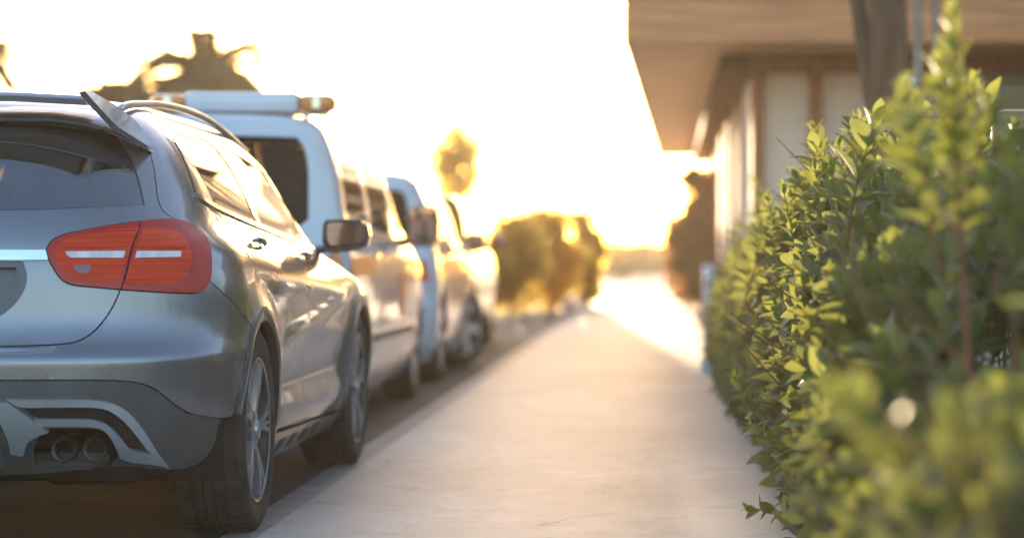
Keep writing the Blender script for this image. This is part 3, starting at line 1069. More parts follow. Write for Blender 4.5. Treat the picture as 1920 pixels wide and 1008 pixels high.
        Fc.append(tuple(5 * m + k for k in range(m)))
        mir.add(V, Fc)
        mir.tube([(sg * .74, 3.10, .965), (sg * .82, 3.09, .972), (sg * .87, 3.09, .985)], [.022, .02, .024], 8)
        mo = mir.build('wing_mirror', M['paint'], root)
        g = MB()
        rim_ = MB().tube([(P0[0] + sg * x * .93, P0[1] - .004, P0[2] + z * .93) for x, z in prof + prof[:1]], .008, 6, cap=False)
        Vg = [(P0[0] + sg * x * .84, P0[1] + .030 - .24 * (z + .07), P0[2] + z * .84) for x, z in prof]
        rim_.build('mirror_rim', M['cladding'], mo)
        g.add(Vg, [tuple(range(m))])
        gm_ = g.build('mirror_glass', M['mirrorglass'], mo, smooth=False)
    # ---- cabin
    cab = MB()
    cab.box((0, 2.0, .40), (1.45, 2.6, .06))
    cab.box((0, .62, .78), (1.30, .06, .50), .02)
    cab.box((0, 3.10, .82), (1.36, .40, .26), .08)
    cab.build('cabin_lining', M['interior'], root)
    for x in (-.36, .36):
        se = MB()
        se.box((x, 2.05, .74), (.48, .16, .62), .06, Matrix.Rotation(.25, 3, 'X'))
        se.box((x, 2.25, .50), (.48, .5, .16), .06)
        se.box((x, 1.93, 1.13), (.26, .10, .19), .045)
        se.tube([(x - .06, 1.95, 1.0), (x - .06, 1.93, 1.08)], .008, 6); se.tube([(x + .06, 1.95, 1.0), (x + .06, 1.93, 1.08)], .008, 6)
        se.build('front_seat', M['seat'], root)
    se = MB()
    se.box((0, 1.02, .76), (1.24, .16, .60), .06, Matrix.Rotation(.3, 3, 'X'))
    for x in (-.40, 0, .40):
        se.box((x, .92, 1.01), (.26, .09, .10), .04)
    se.build('rear_bench', M['seat'], root)
    # wheels
    place_wheels(root, .345, .245, .245, (.84, 3.54), .775)
    return root, sf


def smooth_poly3(P, k=4):
    P = [Vector(p) for p in P]
    out = []
    for i in range(len(P) - 1):
        p0 = P[max(i - 1, 0)]; p1 = P[i]; p2 = P[i + 1]; p3 = P[min(i + 2, len(P) - 1)]
        for q in range(k):
            t = q / k
            out.append(.5 * ((2 * p1) + (p2 - p0) * t + (2 * p0 - 5 * p1 + 4 * p2 - p3) * t * t + (3 * p1 - p0 - 3 * p2 + p3) * t ** 3))
    out.append(P[-1])
    return [tuple(p) for p in out]
# ------------------------------------------------------------------ the blurred vehicles further up the kerb
def box_rows(Lg, W, Ht, belt, bonnet_y, bonnet_z, ws_top, rear_rake=.10, tumble=.10, tuck=.05):
    """plan outlines of a boxy car: Lg length, W half width, Ht roof height; bonnet_y start of windscreen"""
    return [
        (.16, .16, .12, W - .08, .30, 3.2, Lg - .12, .45),
        (.30, .30, .03, W - .02, .32, 3.4, Lg - .02, .5),
        (.46, .46, .00, W, .32, 3.4, Lg, .5),
        (.56, .56, .01, W, .32, 3.4, Lg - .01, .5),
        (.62, .62, .045, W, .30, 3.4, Lg - .03, .5),
        (.80, .80, .055, W - .003, .30, 3.4, Lg - .10, .5),
        (bonnet_z - .06, bonnet_z - .06, .065, W - .012, .30, 3.4, Lg - .28, .5),
        (bonnet_z, bonnet_z, .075, W - .02, .30, 3.4, bonnet_y + .35, .45),
        (belt, belt, .085, W - .035, .30, 3.3, bonnet_y, .38),
        (belt + (Ht - belt) * .55, belt + (Ht - belt) * .55, .085 + rear_rake * .5, W - .035 - tumble * .5, .28, 3.2, bonnet_y + (ws_top - bonnet_y) * .60, .36),
        (Ht - .14, Ht - .14, .10 + rear_rake * .85, W - .04 - tumble * .9, .28, 3.0, ws_top + .1, .36),
        (Ht - .07, Ht - .055, .13 + rear_rake, W - .08 - tumble, .28, 2.8, ws_top, .36),
        (Ht, Ht - .018, .22 + rear_rake, W - .20 - tumble, .30, 2.4, ws_top - .12, .36),
        (Ht + .12, Ht - .004, .5 + rear_rake, W - .45 - tumble, .3, 2.2, ws_top - .4, .3),
        (Ht + .30, Ht, 1.2, .03, .05, 2.0, 1.8, .05),
    ]


def simple_vehicle(root, sf, paint, belt, Ht, W, axles, Rw, windows, doors, rear_win, ws, lamps, dark_bumper=True, glass='sideglass', rim='rim', track=None, spokes=5, twin=False, steer=0.0, tread_n=64, handle=True, h=.07, headlight=True, tail_mat='lampred'):
    A, B = sf.A, sf.B
    cuts = [[A(ya + (Rw + .06) * math.cos(a), Rw + (Rw + .06) * math.sin(a)) for a in np.radians(np.linspace(-40, 220, 30))] for ya in axles]
    wins = [[A(*p) for p in q] for q in windows]
    drs = [[A(*p) for p in q] for q in doors]
    rwp = [B(*p) for p in rear_win]
    lps = [[B(*p) if k == 'B' else A(*p) for k, p in q] for q in lamps]
    rh = [(u if u > .004 else -.05, v) for u, v in rwp]
    wsp = ws
    wsh = [(u if u < sf.U - .01 else sf.U + .05, v) for u, v in wsp]
    hd = [(sf.U - 1.0, .70), (sf.U - .85, .82), (sf.U - .55, .80), (sf.U - .52, .66), (sf.U - .8, .64)]
    bz = [(-.05, .1), (-.05, .56), B(W * .6, .56), A(.42, .56), A(.46, .42), A(.46, .1)]
    bf = [(sf.U + .05, .1), (sf.U + .05, .58), (sf.U - .6, .58), (sf.U - 1.1, .55), (sf.U - 1.1, .1)]
    shell = [(0, .17), (sf.U, .17), (sf.U, sf.v1 - .003), (0, sf.v1 - .003)]
    # window openings belong to the door they sit in
    patch(sf, shell, holes=cuts + wins + drs + [rh] + lps + [wsh, hd, bz, bf], h=h, name='body', material=paint, parent=root, step=.03)
    cl = lambda q: [(min(max(u, 0), sf.U), max(v, sf.v0)) for u, v in q]
    patch(sf, cl(bz), h=h, name='rear_bumper', material=M['cladding'] if dark_bumper else paint, parent=root, step=.03)
    patch(sf, cl(bf), h=h, name='front_bumper', material=M['cladding'] if dark_bumper else paint, parent=root, step=.03)
    rwo = patch(sf, rwp, h=h, off=-.006, name='rear_window', material=M[glass], parent=root, thick=0, step=.03)
    patch(sf, wsp, h=h, off=-.006, name='windscreen', material=M[glass if glass == 'clearcarglass' else 'glass'], parent=root, thick=0, step=.03)
    patch(sf, hd, h=h, off=.002, name='headlight', material=M['lampwhite'], parent=root, mirror='pair', step=.03)
    for q in lps:
        patch(sf, q, h=.05, off=.008, name='tail_lamp', material=M[tail_mat], parent=root, mirror='pair', step=.03)
    for q in drs:
        hs = []
        d = patch(sf, q, h=h, holes=[w_ for w_ in wins if inside(np.array([np.mean(np.array(w_), 0)]), np.array(q))[0]], name='door', material=paint, parent=root, mirror='pair', step=.03)
        if handle:
            c = np.mean(np.array(q), 0)
            uu = min(p[0] for p in q) + .12; vv = float(sf.vz(belt - .08))
            for sgi, pp in zip((1, -1), d):
                pts = [sf.S(uu + t, vv) + sf.Nrm(uu, vv) * (.035 - abs(t) * .2) for t in (-.09, -.05, 0, .05, .09)]
                MB().tube([(sgi * p[0], p[1], p[2]) for p in pts], .014, 6).build('door_handle', M['cladding'] if dark_bumper else paint, pp)
    for w_ in wins:
        patch(sf, w_, h=h, off=-.005, name='side_window', material=M[glass], parent=root, mirror='pair', thick=0, step=.03)
    ub = MB()
    ub.box((0, (axles[0] + axles[1]) / 2, .33), (2 * W - .5, axles[1] - axles[0] + 1.2, .2), .05)
    ub.build('underbody', M['gap'], root)
    for ya in axles:
        for sg in (1, -1):
            arc = [(ya + (Rw + .05) * math.cos(a), Rw + (Rw + .05) * math.sin(a)) for a in np.linspace(-.3, PI + .3, 16)]
            k = len(arc)
            V = [(sg * (W - .04), y, z) for y, z in arc] + [(sg * (W - .36), y, z) for y, z in arc] + [(sg * (W - .36), ya, Rw)]
            Fc = [(i, i + 1, k + i + 1, k + i) for i in range(k - 1)] + [(k + i, k + i + 1, 2 * k) for i in range(k - 1)]
            MB().add(V, Fc).build('wheel_well', M['gap'], root, smooth=False)
    cab = MB()
    cab.box((0, (axles[0] + axles[1]) / 2, .48), (2 * W - .2, axles[1] - axles[0] + .9, .06))
    cab.build('cabin_floor', M['interior'], root)
    for x in (-.38, .38):
        b = MB(); b.box((x, axles[1] - 1.0, .92), (.5, .14, .7), .06); b.box((x, axles[1] - 1.04, 1.34), (.26, .1, .18), .04)
        b.build('seat', M['seat'], root)
    place_wheels(root, Rw, Rw - .10, .21, axles, track if track else W - .12, steer=steer, tread=False, n=tread_n, spokes=spokes, twin=twin, face=rim, dark='rimdark')
    return rwo


def side_mirror(root, x, y, z, w, h_, paint, arm, both=True):
    for sg in (1, -1):
        b = MB()
        b.box((sg * x, y + .06, z), (w, .12, h_), .05)
        b.tube([(sg * (x - w * .4), y + .05, z - h_ * .35), (sg * arm, y + .10, z - h_ * .45)], .03, 8)
        o = b.build('wing_mirror', paint, root)
        g = MB(); g.box((sg * x, y - .006, z), (w * .84, .008, h_ * .82), .003, Matrix.Rotation(.16, 3, 'X'))
        g.build('mirror_glass', M['mirrorglass'], o)


def white_van():
    root = empty('service_van', (-2.50, 12.35, 0))
    tag(root, 'white van with an amber beacon bar on its roof and orange side stripes', 'van', 'cars parked along the kerb')
    W, Ht, belt = .885, 1.70, 1.05
    rows = box_rows(4.5, W, Ht, belt, 3.55, .98, 2.55, rear_rake=.12, tumble=.13)
    sf = Surf(rows, side_len=2.6, origin=(-2.50, 12.35), ref=(.88, .3, 3.4))
    U = sf.U
    wins = [[(.42, 1.10), (.62, 1.54), (1.30, 1.555), (1.36, 1.10)], [(1.50, 1.10), (1.47, 1.555), (2.38, 1.54), (2.42, 1.10)],
            [(2.56, 1.10), (2.53, 1.53), (2.66, 1.50), (3.34, 1.11)]]
    doors = [[(2.47, .32), (2.47, 1.59), (2.68, 1.56), (3.44, 1.04), (3.44, .32)], [(1.42, .32), (1.42, 1.60), (2.43, 1.59), (2.43, .32)]]
    doors[1][0] = (1.42, .60)
    rear = [(0, 1.09), (.62, 1.09), (.675, 1.13), (.64, 1.50), (.60, 1.555), (0, 1.57)]
    ws = [(U, float(sf.vz(1.09))), (U - .78, float(sf.vz(1.11))), (U - .66, 1.50), (U - .5, 1.60), (U, 1.62)]
    lamps = [[('B', (.77, 1.04)), ('B', (.845, 1.02)), ('A', (.20, .98)), ('A', (.20, .80)), ('B', (.845, .66)), ('B', (.77, .66))]]
    simple_vehicle(root, sf, M['vanwhite'], belt, Ht, W, (.80, 3.70), .335, wins, doors, rear, ws, lamps, dark_bumper=False, tail_mat='amber', rim='rim', spokes=6, tread_n=72)
    A = sf.A
    for q, nm in (([(.30, .93), (1.36, .93), (1.36, .83), (.30, .83)], 'orange_band'),
                  ([(2.60, .84), (2.95, .84), (2.80, .58), (2.53, .58)], 'orange_chevron')):
        patch(sf, [A(*p) for p in q], off=.004, h=.08, name=nm, material=M['vanorange'], parent=root, mirror='pair', thick=.002, step=.04)
    patch(sf, [A(1.25, .50), A(3.35, .50), A(3.35, .455), A(1.25, .455)], off=.012, h=.08, name='rub_strip', material=M['cladding'], parent=root, mirror='pair', thick=.012, step=.04)
    # rear door split, plate and handle
    b = MB(); b.box((0, .040, .84), (.008, .05, .44)); b.build('door_seam', M['gap'], root)
    b = MB(); b.box((0, .035, .72), (.52, .02, .11), .004); b.build('number_plate', M['plate'], root)
    side_mirror(root, .99, 2.92, 1.13, .20, .26, M['cladding'], .82)
    # beacon bar
    b = MB(); b.box((.27, .62, 1.755), (.60, .30, .105), .018); b.box((.27, .62, 1.70), (.9, .12, .03), .01)
    bar = b.build('beacon_bar', M['vanwhite'], root)
    for x in (.665, -.125):
        b = MB(); b.box((x, .62, 1.752), (.185, .27, .09), .03); o = b.build('amber_beacon', M['amber'], bar)
        b = MB().lathe([(-.03, .001), (-.03, .03), (.03, .03), (.03, .001)], n=16, axis='z', c=(x, .50, 1.752)); b.build('reflector', M['chrome'], o)
    # roof rails
    for sg in (1, -1):
        MB().tube(smooth_poly3([(sg * .62, .45, 1.66), (sg * .63, .6, 1.70), (sg * .63, 1.6, 1.715), (sg * .62, 2.3, 1.69), (sg * .61, 2.4, 1.66)]), .016, 8).build('roof_rail', M['vanwhite'], root)


def white_suv():
    root = empty('parked_car', (-2.50, 17.55, 0), 0)
    tag(root, 'small white car with its front wheel turned out, ahead of the white van', 'car', 'cars parked along the kerb')
    W, Ht, belt = .86, 1.585, 1.0
    rows = box_rows(4.0, W, Ht, belt, 3.05, .94, 2.25, rear_rake=.22, tumble=.14)
    sf = Surf(rows, side_len=2.3, origin=(-2.50, 17.55), ref=(.86, .3, 3.4))
    U = sf.U
    wins = [[(.55, 1.05), (.72, 1.42), (1.28, 1.45), (1.34, 1.05)], [(1.42, 1.05), (1.38, 1.45), (2.0, 1.43), (2.82, 1.07), (2.84, 1.05)]]
    doors = [[(1.38, .30), (1.34, 1.49), (2.04, 1.47), (2.92, 1.02), (2.92, .30)]]
    rear = [(0, 1.04), (.60, 1.04), (.655, 1.08), (.60, 1.40), (.56, 1.43), (0, 1.45)]
    ws = [(U, float(sf.vz(1.04))), (U - .74, float(sf.vz(1.06))), (U - .62, 1.38), (U - .5, 1.48), (U, 1.50)]
    lamps = [[('B', (.70, .90)), ('B', (.80, .90)), ('A', (.16, .88)), ('A', (.16, .78)), ('B', (.80, .76)), ('B', (.72, .76))]]
    simple_vehicle(root, sf, M['carwhite'], belt, Ht, W, (.68, 3.18), .325, wins, doors, rear, ws, lamps, dark_bumper=False, rim='lightalloy', spokes=5, twin=False, steer=-.50, tread_n=72)
    side_mirror(root, .95, 2.55, 1.06, .17, .16, M['carwhite'], .78)
    b = MB(); b.box((0, .045, .70), (.52, .02, .11), .004); b.build('number_plate', M['plate'], root)


def champagne_car():
    root = empty('parked_estate', (-2.74, 23.3, 0))
    tag(root, 'golden beige car with a white rear bumper, farthest in the row', 'car', 'cars parked along the kerb')
    W, Ht, belt = .88, 1.57, 1.02
    rows = box_rows(4.4, W, Ht, belt, 3.4, .98, 2.5, rear_rake=.08, tumble=.08)
    sf = Surf(rows, side_len=2.6, origin=(-2.74, 23.3), ref=(.88, .3, 3.4))
    U = sf.U
    wins = [[(.45, 1.07), (.55, 1.44), (1.30, 1.46), (1.36, 1.07)], [(1.50, 1.07), (1.47, 1.46), (2.30, 1.44), (3.1, 1.11), (3.15, 1.07)]]
    doors = [[(1.44, .32), (1.41, 1.51), (2.36, 1.48), (3.3, 1.03), (3.3, .32)]]
    rear = [(0, 1.06), (.66, 1.06), (.70, 1.10), (.67, 1.44), (.64, 1.47), (0, 1.48)]
    ws = [(U, float(sf.vz(1.06))), (U - .76, float(sf.vz(1.08))), (U - .64, 1.41), (U - .5, 1.51), (U, 1.53)]
    lamps = [[('B', (.76, .97)), ('B', (.84, .96)), ('A', (.16, .95)), ('A', (.16, .72)), ('B', (.84, .66)), ('B', (.76, .66))]]
    simple_vehicle(root, sf, M['cargold'], belt, Ht, W, (.80, 3.55), .33, wins, doors, rear, ws, lamps, dark_bumper=True, glass='clearcarglass', rim='rim', tread_n=48)
    b = MB(); b.box((0, -.03, .40), (1.5, .10, .17), .03); b.build('step_bumper', M['carwhite'], root)
    side_mirror(root, .98, 2.75, 1.10, .18, .16, M['cladding'], .80)
# ------------------------------------------------------------------ plants
def fast_mesh(name, V, Fq, material, parent=None, tint=None, smooth=True):
    """V (n,3) array; Fq (m,4) quads or (m,3) triangles"""
    me = bpy.data.meshes.new(name)
    V = np.asarray(V, np.float32); Fq = np.asarray(Fq, np.int32)
    k = Fq.shape[1]
    me.vertices.add(len(V)); me.vertices.foreach_set('co', V.ravel())
    me.loops.add(Fq.size); me.loops.foreach_set('vertex_index', Fq.ravel())
    me.polygons.add(len(Fq))
    me.polygons.foreach_set('loop_start', np.arange(0, Fq.size, k, dtype=np.int32))
    me.polygons.foreach_set('loop_total', np.full(len(Fq), k, np.int32))
    if smooth:
        me.polygons.foreach_set('use_smooth', np.ones(len(Fq), bool))
    me.materials.append(material)
    me.update(calc_edges=True)
    if tint is not None:
        at_ = me.attributes.new('tint', 'FLOAT', 'POINT')
        at_.data.foreach_set('value', np.asarray(tint, np.float32))
    o = bpy.data.objects.new(name, me)
    COL.objects.link(o)
    if parent:
        o.parent = parent
    return o


# laurel leaf: pointed ellipse folded along its rib, a little recurved
_t = np.array([0, .10, .28, .50, .72, .90, 1.0])
_w = np.array([.05, .42, .86, 1.0, .78, .34, .0])
LEAF_V = []
for t_, w_ in zip(_t, _w):
    for sx in (-1, 0, 1):
        LEAF_V.append((sx * w_ * .5, t_, abs(sx) * w_ * .08 - .10 * (t_ - .35) ** 2 * 2))
LEAF_V = np.array(LEAF_V)
LEAF_F = np.array([(i * 3 + k, i * 3 + k + 1, i * 3 + k + 4, i * 3 + k + 3) for i in range(6) for k in range(2)])
LEAF3_V = np.array([(0, 0, 0), (-.5, .45, .05), (0, 1, -.06), (.5, .45, .05)])
LEAF3_F = np.array([(0, 3, 2, 1)])


def norm(a):
    return a / np.maximum(np.linalg.norm(a, axis=-1, keepdims=True), 1e-9)


def leaves_at(P, D, Nn, length, width, tv=LEAF_V, tf=LEAF_F, tint=None, curl=None):
    """leaf blades: base P, direction D, face normal Nn"""
    P, D, Nn = map(np.asarray, (P, D, Nn))
    D = norm(D); X = norm(np.cross(D, Nn)); Z = np.cross(X, D)
    n = len(P)
    t = tv[None]
    z = t[..., 2:3] * length[:, None, None]
    if curl is not None:
        z = z - curl[:, None, None] * (t[..., 1:2] ** 2) * length[:, None, None]
    V = P[:, None] + X[:, None] * (t[..., 0:1] * width[:, None, None]) + D[:, None] * (t[..., 1:2] * length[:, None, None]) + Z[:, None] * z
    Fq = tf[None] + (np.arange(n) * len(tv))[:, None, None]
    T = np.repeat(tint if tint is not None else np.zeros(n), len(tv))
    return V.reshape(-1, 3), Fq.reshape(-1, tf.shape[1]), T


class Foliage:
    def __init__(s):
        s.V, s.F, s.T, s.n = [], [], [], 0
        s.stem = MB()

    def put(s, V, Fq, T):
        s.V.append(V); s.F.append(Fq + s.n); s.T.append(T); s.n += len(V)

    def shoot(s, base, tip, n=20, ln=.075, start=.15, tint=.3, bend=.05, stem_r=.0035, tipup=True, ratio=.47):
        base, tip = np.array(base, float), np.array(tip, float)
        ax = tip - base; L = np.linalg.norm(ax); ax /= L
        side = norm(np.cross(ax, RNG.normal(size=3)))
        ts = np.linspace(start, 1.0, n)
        pt = lambda t: base + np.outer(t, tip - base) + np.outer(np.sin(np.asarray(t) * PI), side) * bend * L
        P = pt(ts)
        s.stem.tube([tuple(q) for q in pt(np.linspace(0, 1, 6))], [stem_r * (1 - .6 * k / 5) for k in range(6)], 5, cap=False)
        a = np.arange(n) * 2.39996 + RNG.uniform(0, 6)
        u = norm(np.cross(ax, np.array([.3, .2, 1.0]) if abs(ax[2]) < .9 else np.array([1.0, 0, 0])))
        w = np.cross(ax, u)
        rad = np.outer(np.cos(a), u) + np.outer(np.sin(a), w)
        el = np.radians(np.interp(ts, [start, .85, 1.0], [28, 42, 74])) + RNG.normal(0, .14, n)
        D = rad * np.cos(el)[:, None] + ax[None] * np.sin(el)[:, None]
        D[:, 2] += RNG.normal(.02, .12, n)
        Nn = ax[None] * np.cos(el)[:, None] - rad * np.sin(el)[:, None] + RNG.normal(0, .22, (n, 3))
        Ls = ln * np.interp(ts, [start, .5, .85, 1.0], [.85, 1.05, .9, .5]) * RNG.uniform(.75, 1.2, n)
        tn = np.clip(tint + .32 * sstep(.6, 1.0, ts) + RNG.normal(0, .22, n), 0, 1)
        s.put(*leaves_at(P, D, Nn, Ls, Ls * ratio * RNG.uniform(.85, 1.15, n), tint=tn, curl=RNG.normal(.05, .10, n)))

    def build(s, root, leafm, stemm, name='foliage'):
        fast_mesh(name, np.concatenate(s.V), np.concatenate(s.F), leafm, root, np.concatenate(s.T))
        s.stem.build('stems', stemm, root, fix=False)


M['laurel'] = leaf_mat('laurel leaf', (.105, .128, .055), (.21, .21, .06), (.205, .23, .045), rough=.46, mixt=.40)
M['stem'] = mat('reddish stem', (.24, .08, .04), rough=.6, var=.3, var_scale=20)
M['palm'] = leaf_mat('palm frond', (.055, .062, .025), (.09, .085, .03), (.16, .14, .04), rough=.5, mixt=.18)
M['treeleaf'] = leaf_mat('tree leaf', (.06, .065, .02), (.12, .10, .02), (.30, .24, .05), rough=.5, mixt=.5)
M['hedgeleaf'] = leaf_mat('dark hedge leaf', (.045, .050, .018), (.09, .08, .025), (.14, .12, .03), rough=.6, mixt=.12)
M['flareleaf'] = leaf_mat('flare gold leaf', (.16, .13, .035), (.26, .18, .04), (.85, .60, .14), rough=.5, mixt=.8)  # gold glow of the sun flare put into the leaf colour
M['brownleaf'] = leaf_mat('brown leaf', (.14, .075, .03), (.20, .10, .03), (.36, .18, .05), rough=.5, mixt=.5)
M['bark'] = mat('bark', (.12, .068, .038), rough=.9, var=.5, var_scale=8, bump=.6, bump_scale=18, stretch=(1, 1, .3))


def hedge_top(Y):
    return float(np.interp(Y, [1.5, 2.6, 3.5, 4.3, 5.0, 5.6, 6.5, 7.6, 8.6, 10, 12, 14, 17, 20], [.58, .60, .62, .61, .66, .82, .99, 1.11, 1.17, 1.16, 1.10, 1.05, 1.0, .94]))


def hedge_face(Y, z):
    """how far the leaves reach towards the pavement"""
    x = float(np.interp(Y, [1.5, 2.6, 3.4, 4.5, 6, 8, 10, 14, 20], [.30, .22, .24, .36, .42, .44, .44, .41, .42]))
    zz = z / hedge_top(Y)
    return x + .05 * (1 - min(1, zz / .35)) * 0 + .16 * max(0, (zz - .72) / .28) ** 1.5 - .03 * math.sin(min(1, zz / .7) * PI)


def hedge_shrub(Y0, Y1, label, dens=1.0, ln=.075, extra=None, dt=0.0):
    """one laurel bush of the hedge between street distances Y0 and Y1"""
    yc = (Y0 + Y1) / 2
    xc = .80
    root = empty('laurel_shrub', (xc, yc, 0))
    tag(root, label, 'shrub', 'laurel shrubs of the pavement hedge')
    f = Foliage()
    o = np.array([xc, yc, 0])
    Ly = Y1 - Y0
    # woody stems from the ground
    for k in range(7):
        b = np.array([xc + RNG.uniform(-.15, .15), yc + RNG.uniform(-.4, .4) * Ly, 0]) - o
        t = np.array([xc + RNG.uniform(-.30, .3), yc + RNG.uniform(-.5, .5) * Ly, hedge_top(yc) * RNG.uniform(.7, .95)]) - o
        m_ = (b + t) / 2 + RNG.normal(0, .04, 3)
        f.stem.tube([tuple(b), tuple(m_), tuple(t)], [.014, .010, .005], 6, cap=False)
    # shoots that end on the pavement face, the top and inside
    n_face = int(72 * Ly * dens); n_top = int(58 * Ly * dens); n_in = int(28 * Ly * dens)
    for k in range(n_face):
        Y = RNG.uniform(Y0 - .08, Y1 + .08); z = RNG.uniform(.06, 1.0) * hedge_top(Y)
        x = hedge_face(Y, z) + abs(RNG.normal(0, .07)) - .02
        tip = np.array([x, Y, z]) - o
        L = RNG.uniform(.16, .30)
        d = norm(np.array([-.75 + RNG.normal(0, .25), RNG.normal(-.10, .35), .75 + RNG.normal(0, .3) if z > .25 else .25 + RNG.normal(0, .3)]))
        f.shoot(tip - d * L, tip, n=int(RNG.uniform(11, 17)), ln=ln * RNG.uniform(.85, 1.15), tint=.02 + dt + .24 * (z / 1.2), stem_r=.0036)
    for k in range(n_top):
        Y = RNG.uniform(Y0 - .05, Y1 + .05); x = RNG.uniform(.50, 1.25)
        z = hedge_top(Y) * (1 - .08 * ((x - .85) / .4) ** 2) + RNG.normal(.0, .07) + (RNG.uniform(.08, .24) if RNG.random() < .22 else 0)
        tip = np.array([x, Y, z]) - o
        L = RNG.uniform(.26, .50)
        d = norm(np.array([RNG.normal(-.08, .22), RNG.normal(0, .22), 1.0]))
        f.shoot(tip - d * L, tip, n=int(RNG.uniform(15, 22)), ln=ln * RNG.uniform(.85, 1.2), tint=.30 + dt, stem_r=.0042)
    for k in range(n_in):
        Y = RNG.uniform(Y0, Y1); x = RNG.uniform(.45, 1.2); z = RNG.uniform(.1, .88) * hedge_top(Y)
        tip = np.array([x, Y, z]) - o
        d = norm(RNG.normal(size=3) + np.array([-.4, -.3, .6]))
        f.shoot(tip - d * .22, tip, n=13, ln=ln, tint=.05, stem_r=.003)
    for k in range(int(16 * Ly)):                     # bare twigs poking out between the leaves
        Y = RNG.uniform(Y0, Y1); z = RNG.uniform(.25, 1.0) * hedge_top(Y)
        b = np.array([hedge_face(Y, z) + .12, Y, z]) - o
        t = b + np.array([RNG.normal(-.12, .08), RNG.normal(0, .08), RNG.uniform(.06, .26)])
        f.stem.tube([tuple(b), tuple((b + t) / 2 + RNG.normal(0, .012, 3)), tuple(t)], [.0042, .0034, .002], 5)
    if extra:
        extra(f, o)
    f.build(root, M['laurel'], M['stem'])
    return root


def hero(px0, py0, px1, py1, Y, n=26, ln=.085, tint=.45, r=.005, dY=0.0, bend=.03, start=.22):
    """a tall shoot standing out of the hedge"""
    def go(f, o):
        a = np.array(at(px0, py0, Y)) - o; b = np.array(at(px1, py1, Y + dY)) - o
        f.shoot(a, b, n=n, ln=ln, tint=tint, stem_r=r, bend=bend, start=start)
    return go


def heroes(*hs):
    def go(f, o):
        for h_ in hs:
            h_(f, o)
    return go


def leaf_cloud(centers, radii, n, size, flat=.8):
    """leaves spread through clumps of a crown, thicker towards each clump's shell"""
    P = []
    w = np.array(radii) ** 2; w = w / w.sum()
    idx = RNG.choice(len(radii), n, p=w)
    d = norm(RNG.normal(size=(n, 3)))
    r = RNG.uniform(.25, 1.0, n) ** .45
    P = np.array(centers)[idx] + d * (np.array(radii)[idx] * r)[:, None] * np.array([1, 1, flat])
    D = norm(RNG.normal(size=(n, 3)) + np.array([0, 0, -.3]))
    Nn = norm(RNG.normal(size=(n, 3)) + d)
    L = size * RNG.uniform(.6, 1.3, n)
    return leaves_at(P, D, Nn, L, L * RNG.uniform(.4, .65, n), LEAF3_V, LEAF3_F, np.clip(RNG.normal(.4, .3, n), 0, 1))


def leafy(name, loc, h_, crown, n, size, label, cat, trunk_r=.08, clumps=9, z0=.35, group=None, mt='treeleaf', flat=.85, rough=False):
    """tree or shrub: tapered trunk with limbs, crown of leaf clumps; crown = (rx, ry, rz)"""
    root = empty(name, loc)
    tag(root, label, cat, group)
    cz = h_ - crown[2]
    C, R = [], []
    for k in range(clumps):
        d = norm(RNG.normal(size=3)); rr = RNG.uniform(.35, .85)
        c = np.array([d[0] * crown[0] * rr, d[1] * crown[1] * rr, cz + d[2] * crown[2] * rr])
        C.append(c); R.append(min(crown) * RNG.uniform(.26, .5))
    for k in range(5):
        C.append(np.array([RNG.normal(0, .12) * crown[0], RNG.normal(0, .12) * crown[1], cz + crown[2] * (-.72 + .34 * k)])); R.append(min(crown[0], crown[2]) * [.55, .68, .70, .55, .32][k])
    b = MB()
    mid = max(.1, cz - crown[2] * .5)
    b.tube([(0, 0, -.05), (.03, 0, mid * .5), (-.02, .03, mid), (0, 0, cz + crown[2] * .3)], [trunk_r * 1.25, trunk_r, trunk_r * .8, trunk_r * .3], 8)
    if rough:
        b = MB()
        zz = np.linspace(-.05, cz + crown[2] * .3, 30)
        b.tube([(.03 * math.sin(z * 2.3) + RNG.normal(0, .008), .03 * math.sin(z * 1.7 + 1), z) for z in zz], [trunk_r * (1.25 - .11 * z) * (1 + RNG.normal(0, .07)) for z in zz], 12)
        b.tube([(0, 0, 1.55), (-.12, 0, 1.85), (-.20, .1, 2.5), (-.3, .1, 3.4)], [.06, .05, .045, .03], 8)
    for c in C:
        p0 = np.array([0, 0, mid * .8 + .1]); m_ = (p0 + c) / 2 + RNG.normal(0, .05, 3)
        b.tube([tuple(p0), tuple(m_), tuple(c)], [trunk_r * .5, trunk_r * .3, trunk_r * .1], 5, cap=False)
    b.build('trunk', M['bark'], root, fix=False)
    V, Fq, T = leaf_cloud(C, R, n, size, flat)
    keep = V[:, 2] > .02
    fast_mesh('crown', V, Fq, M[mt], root, T, smooth=False)
    return root


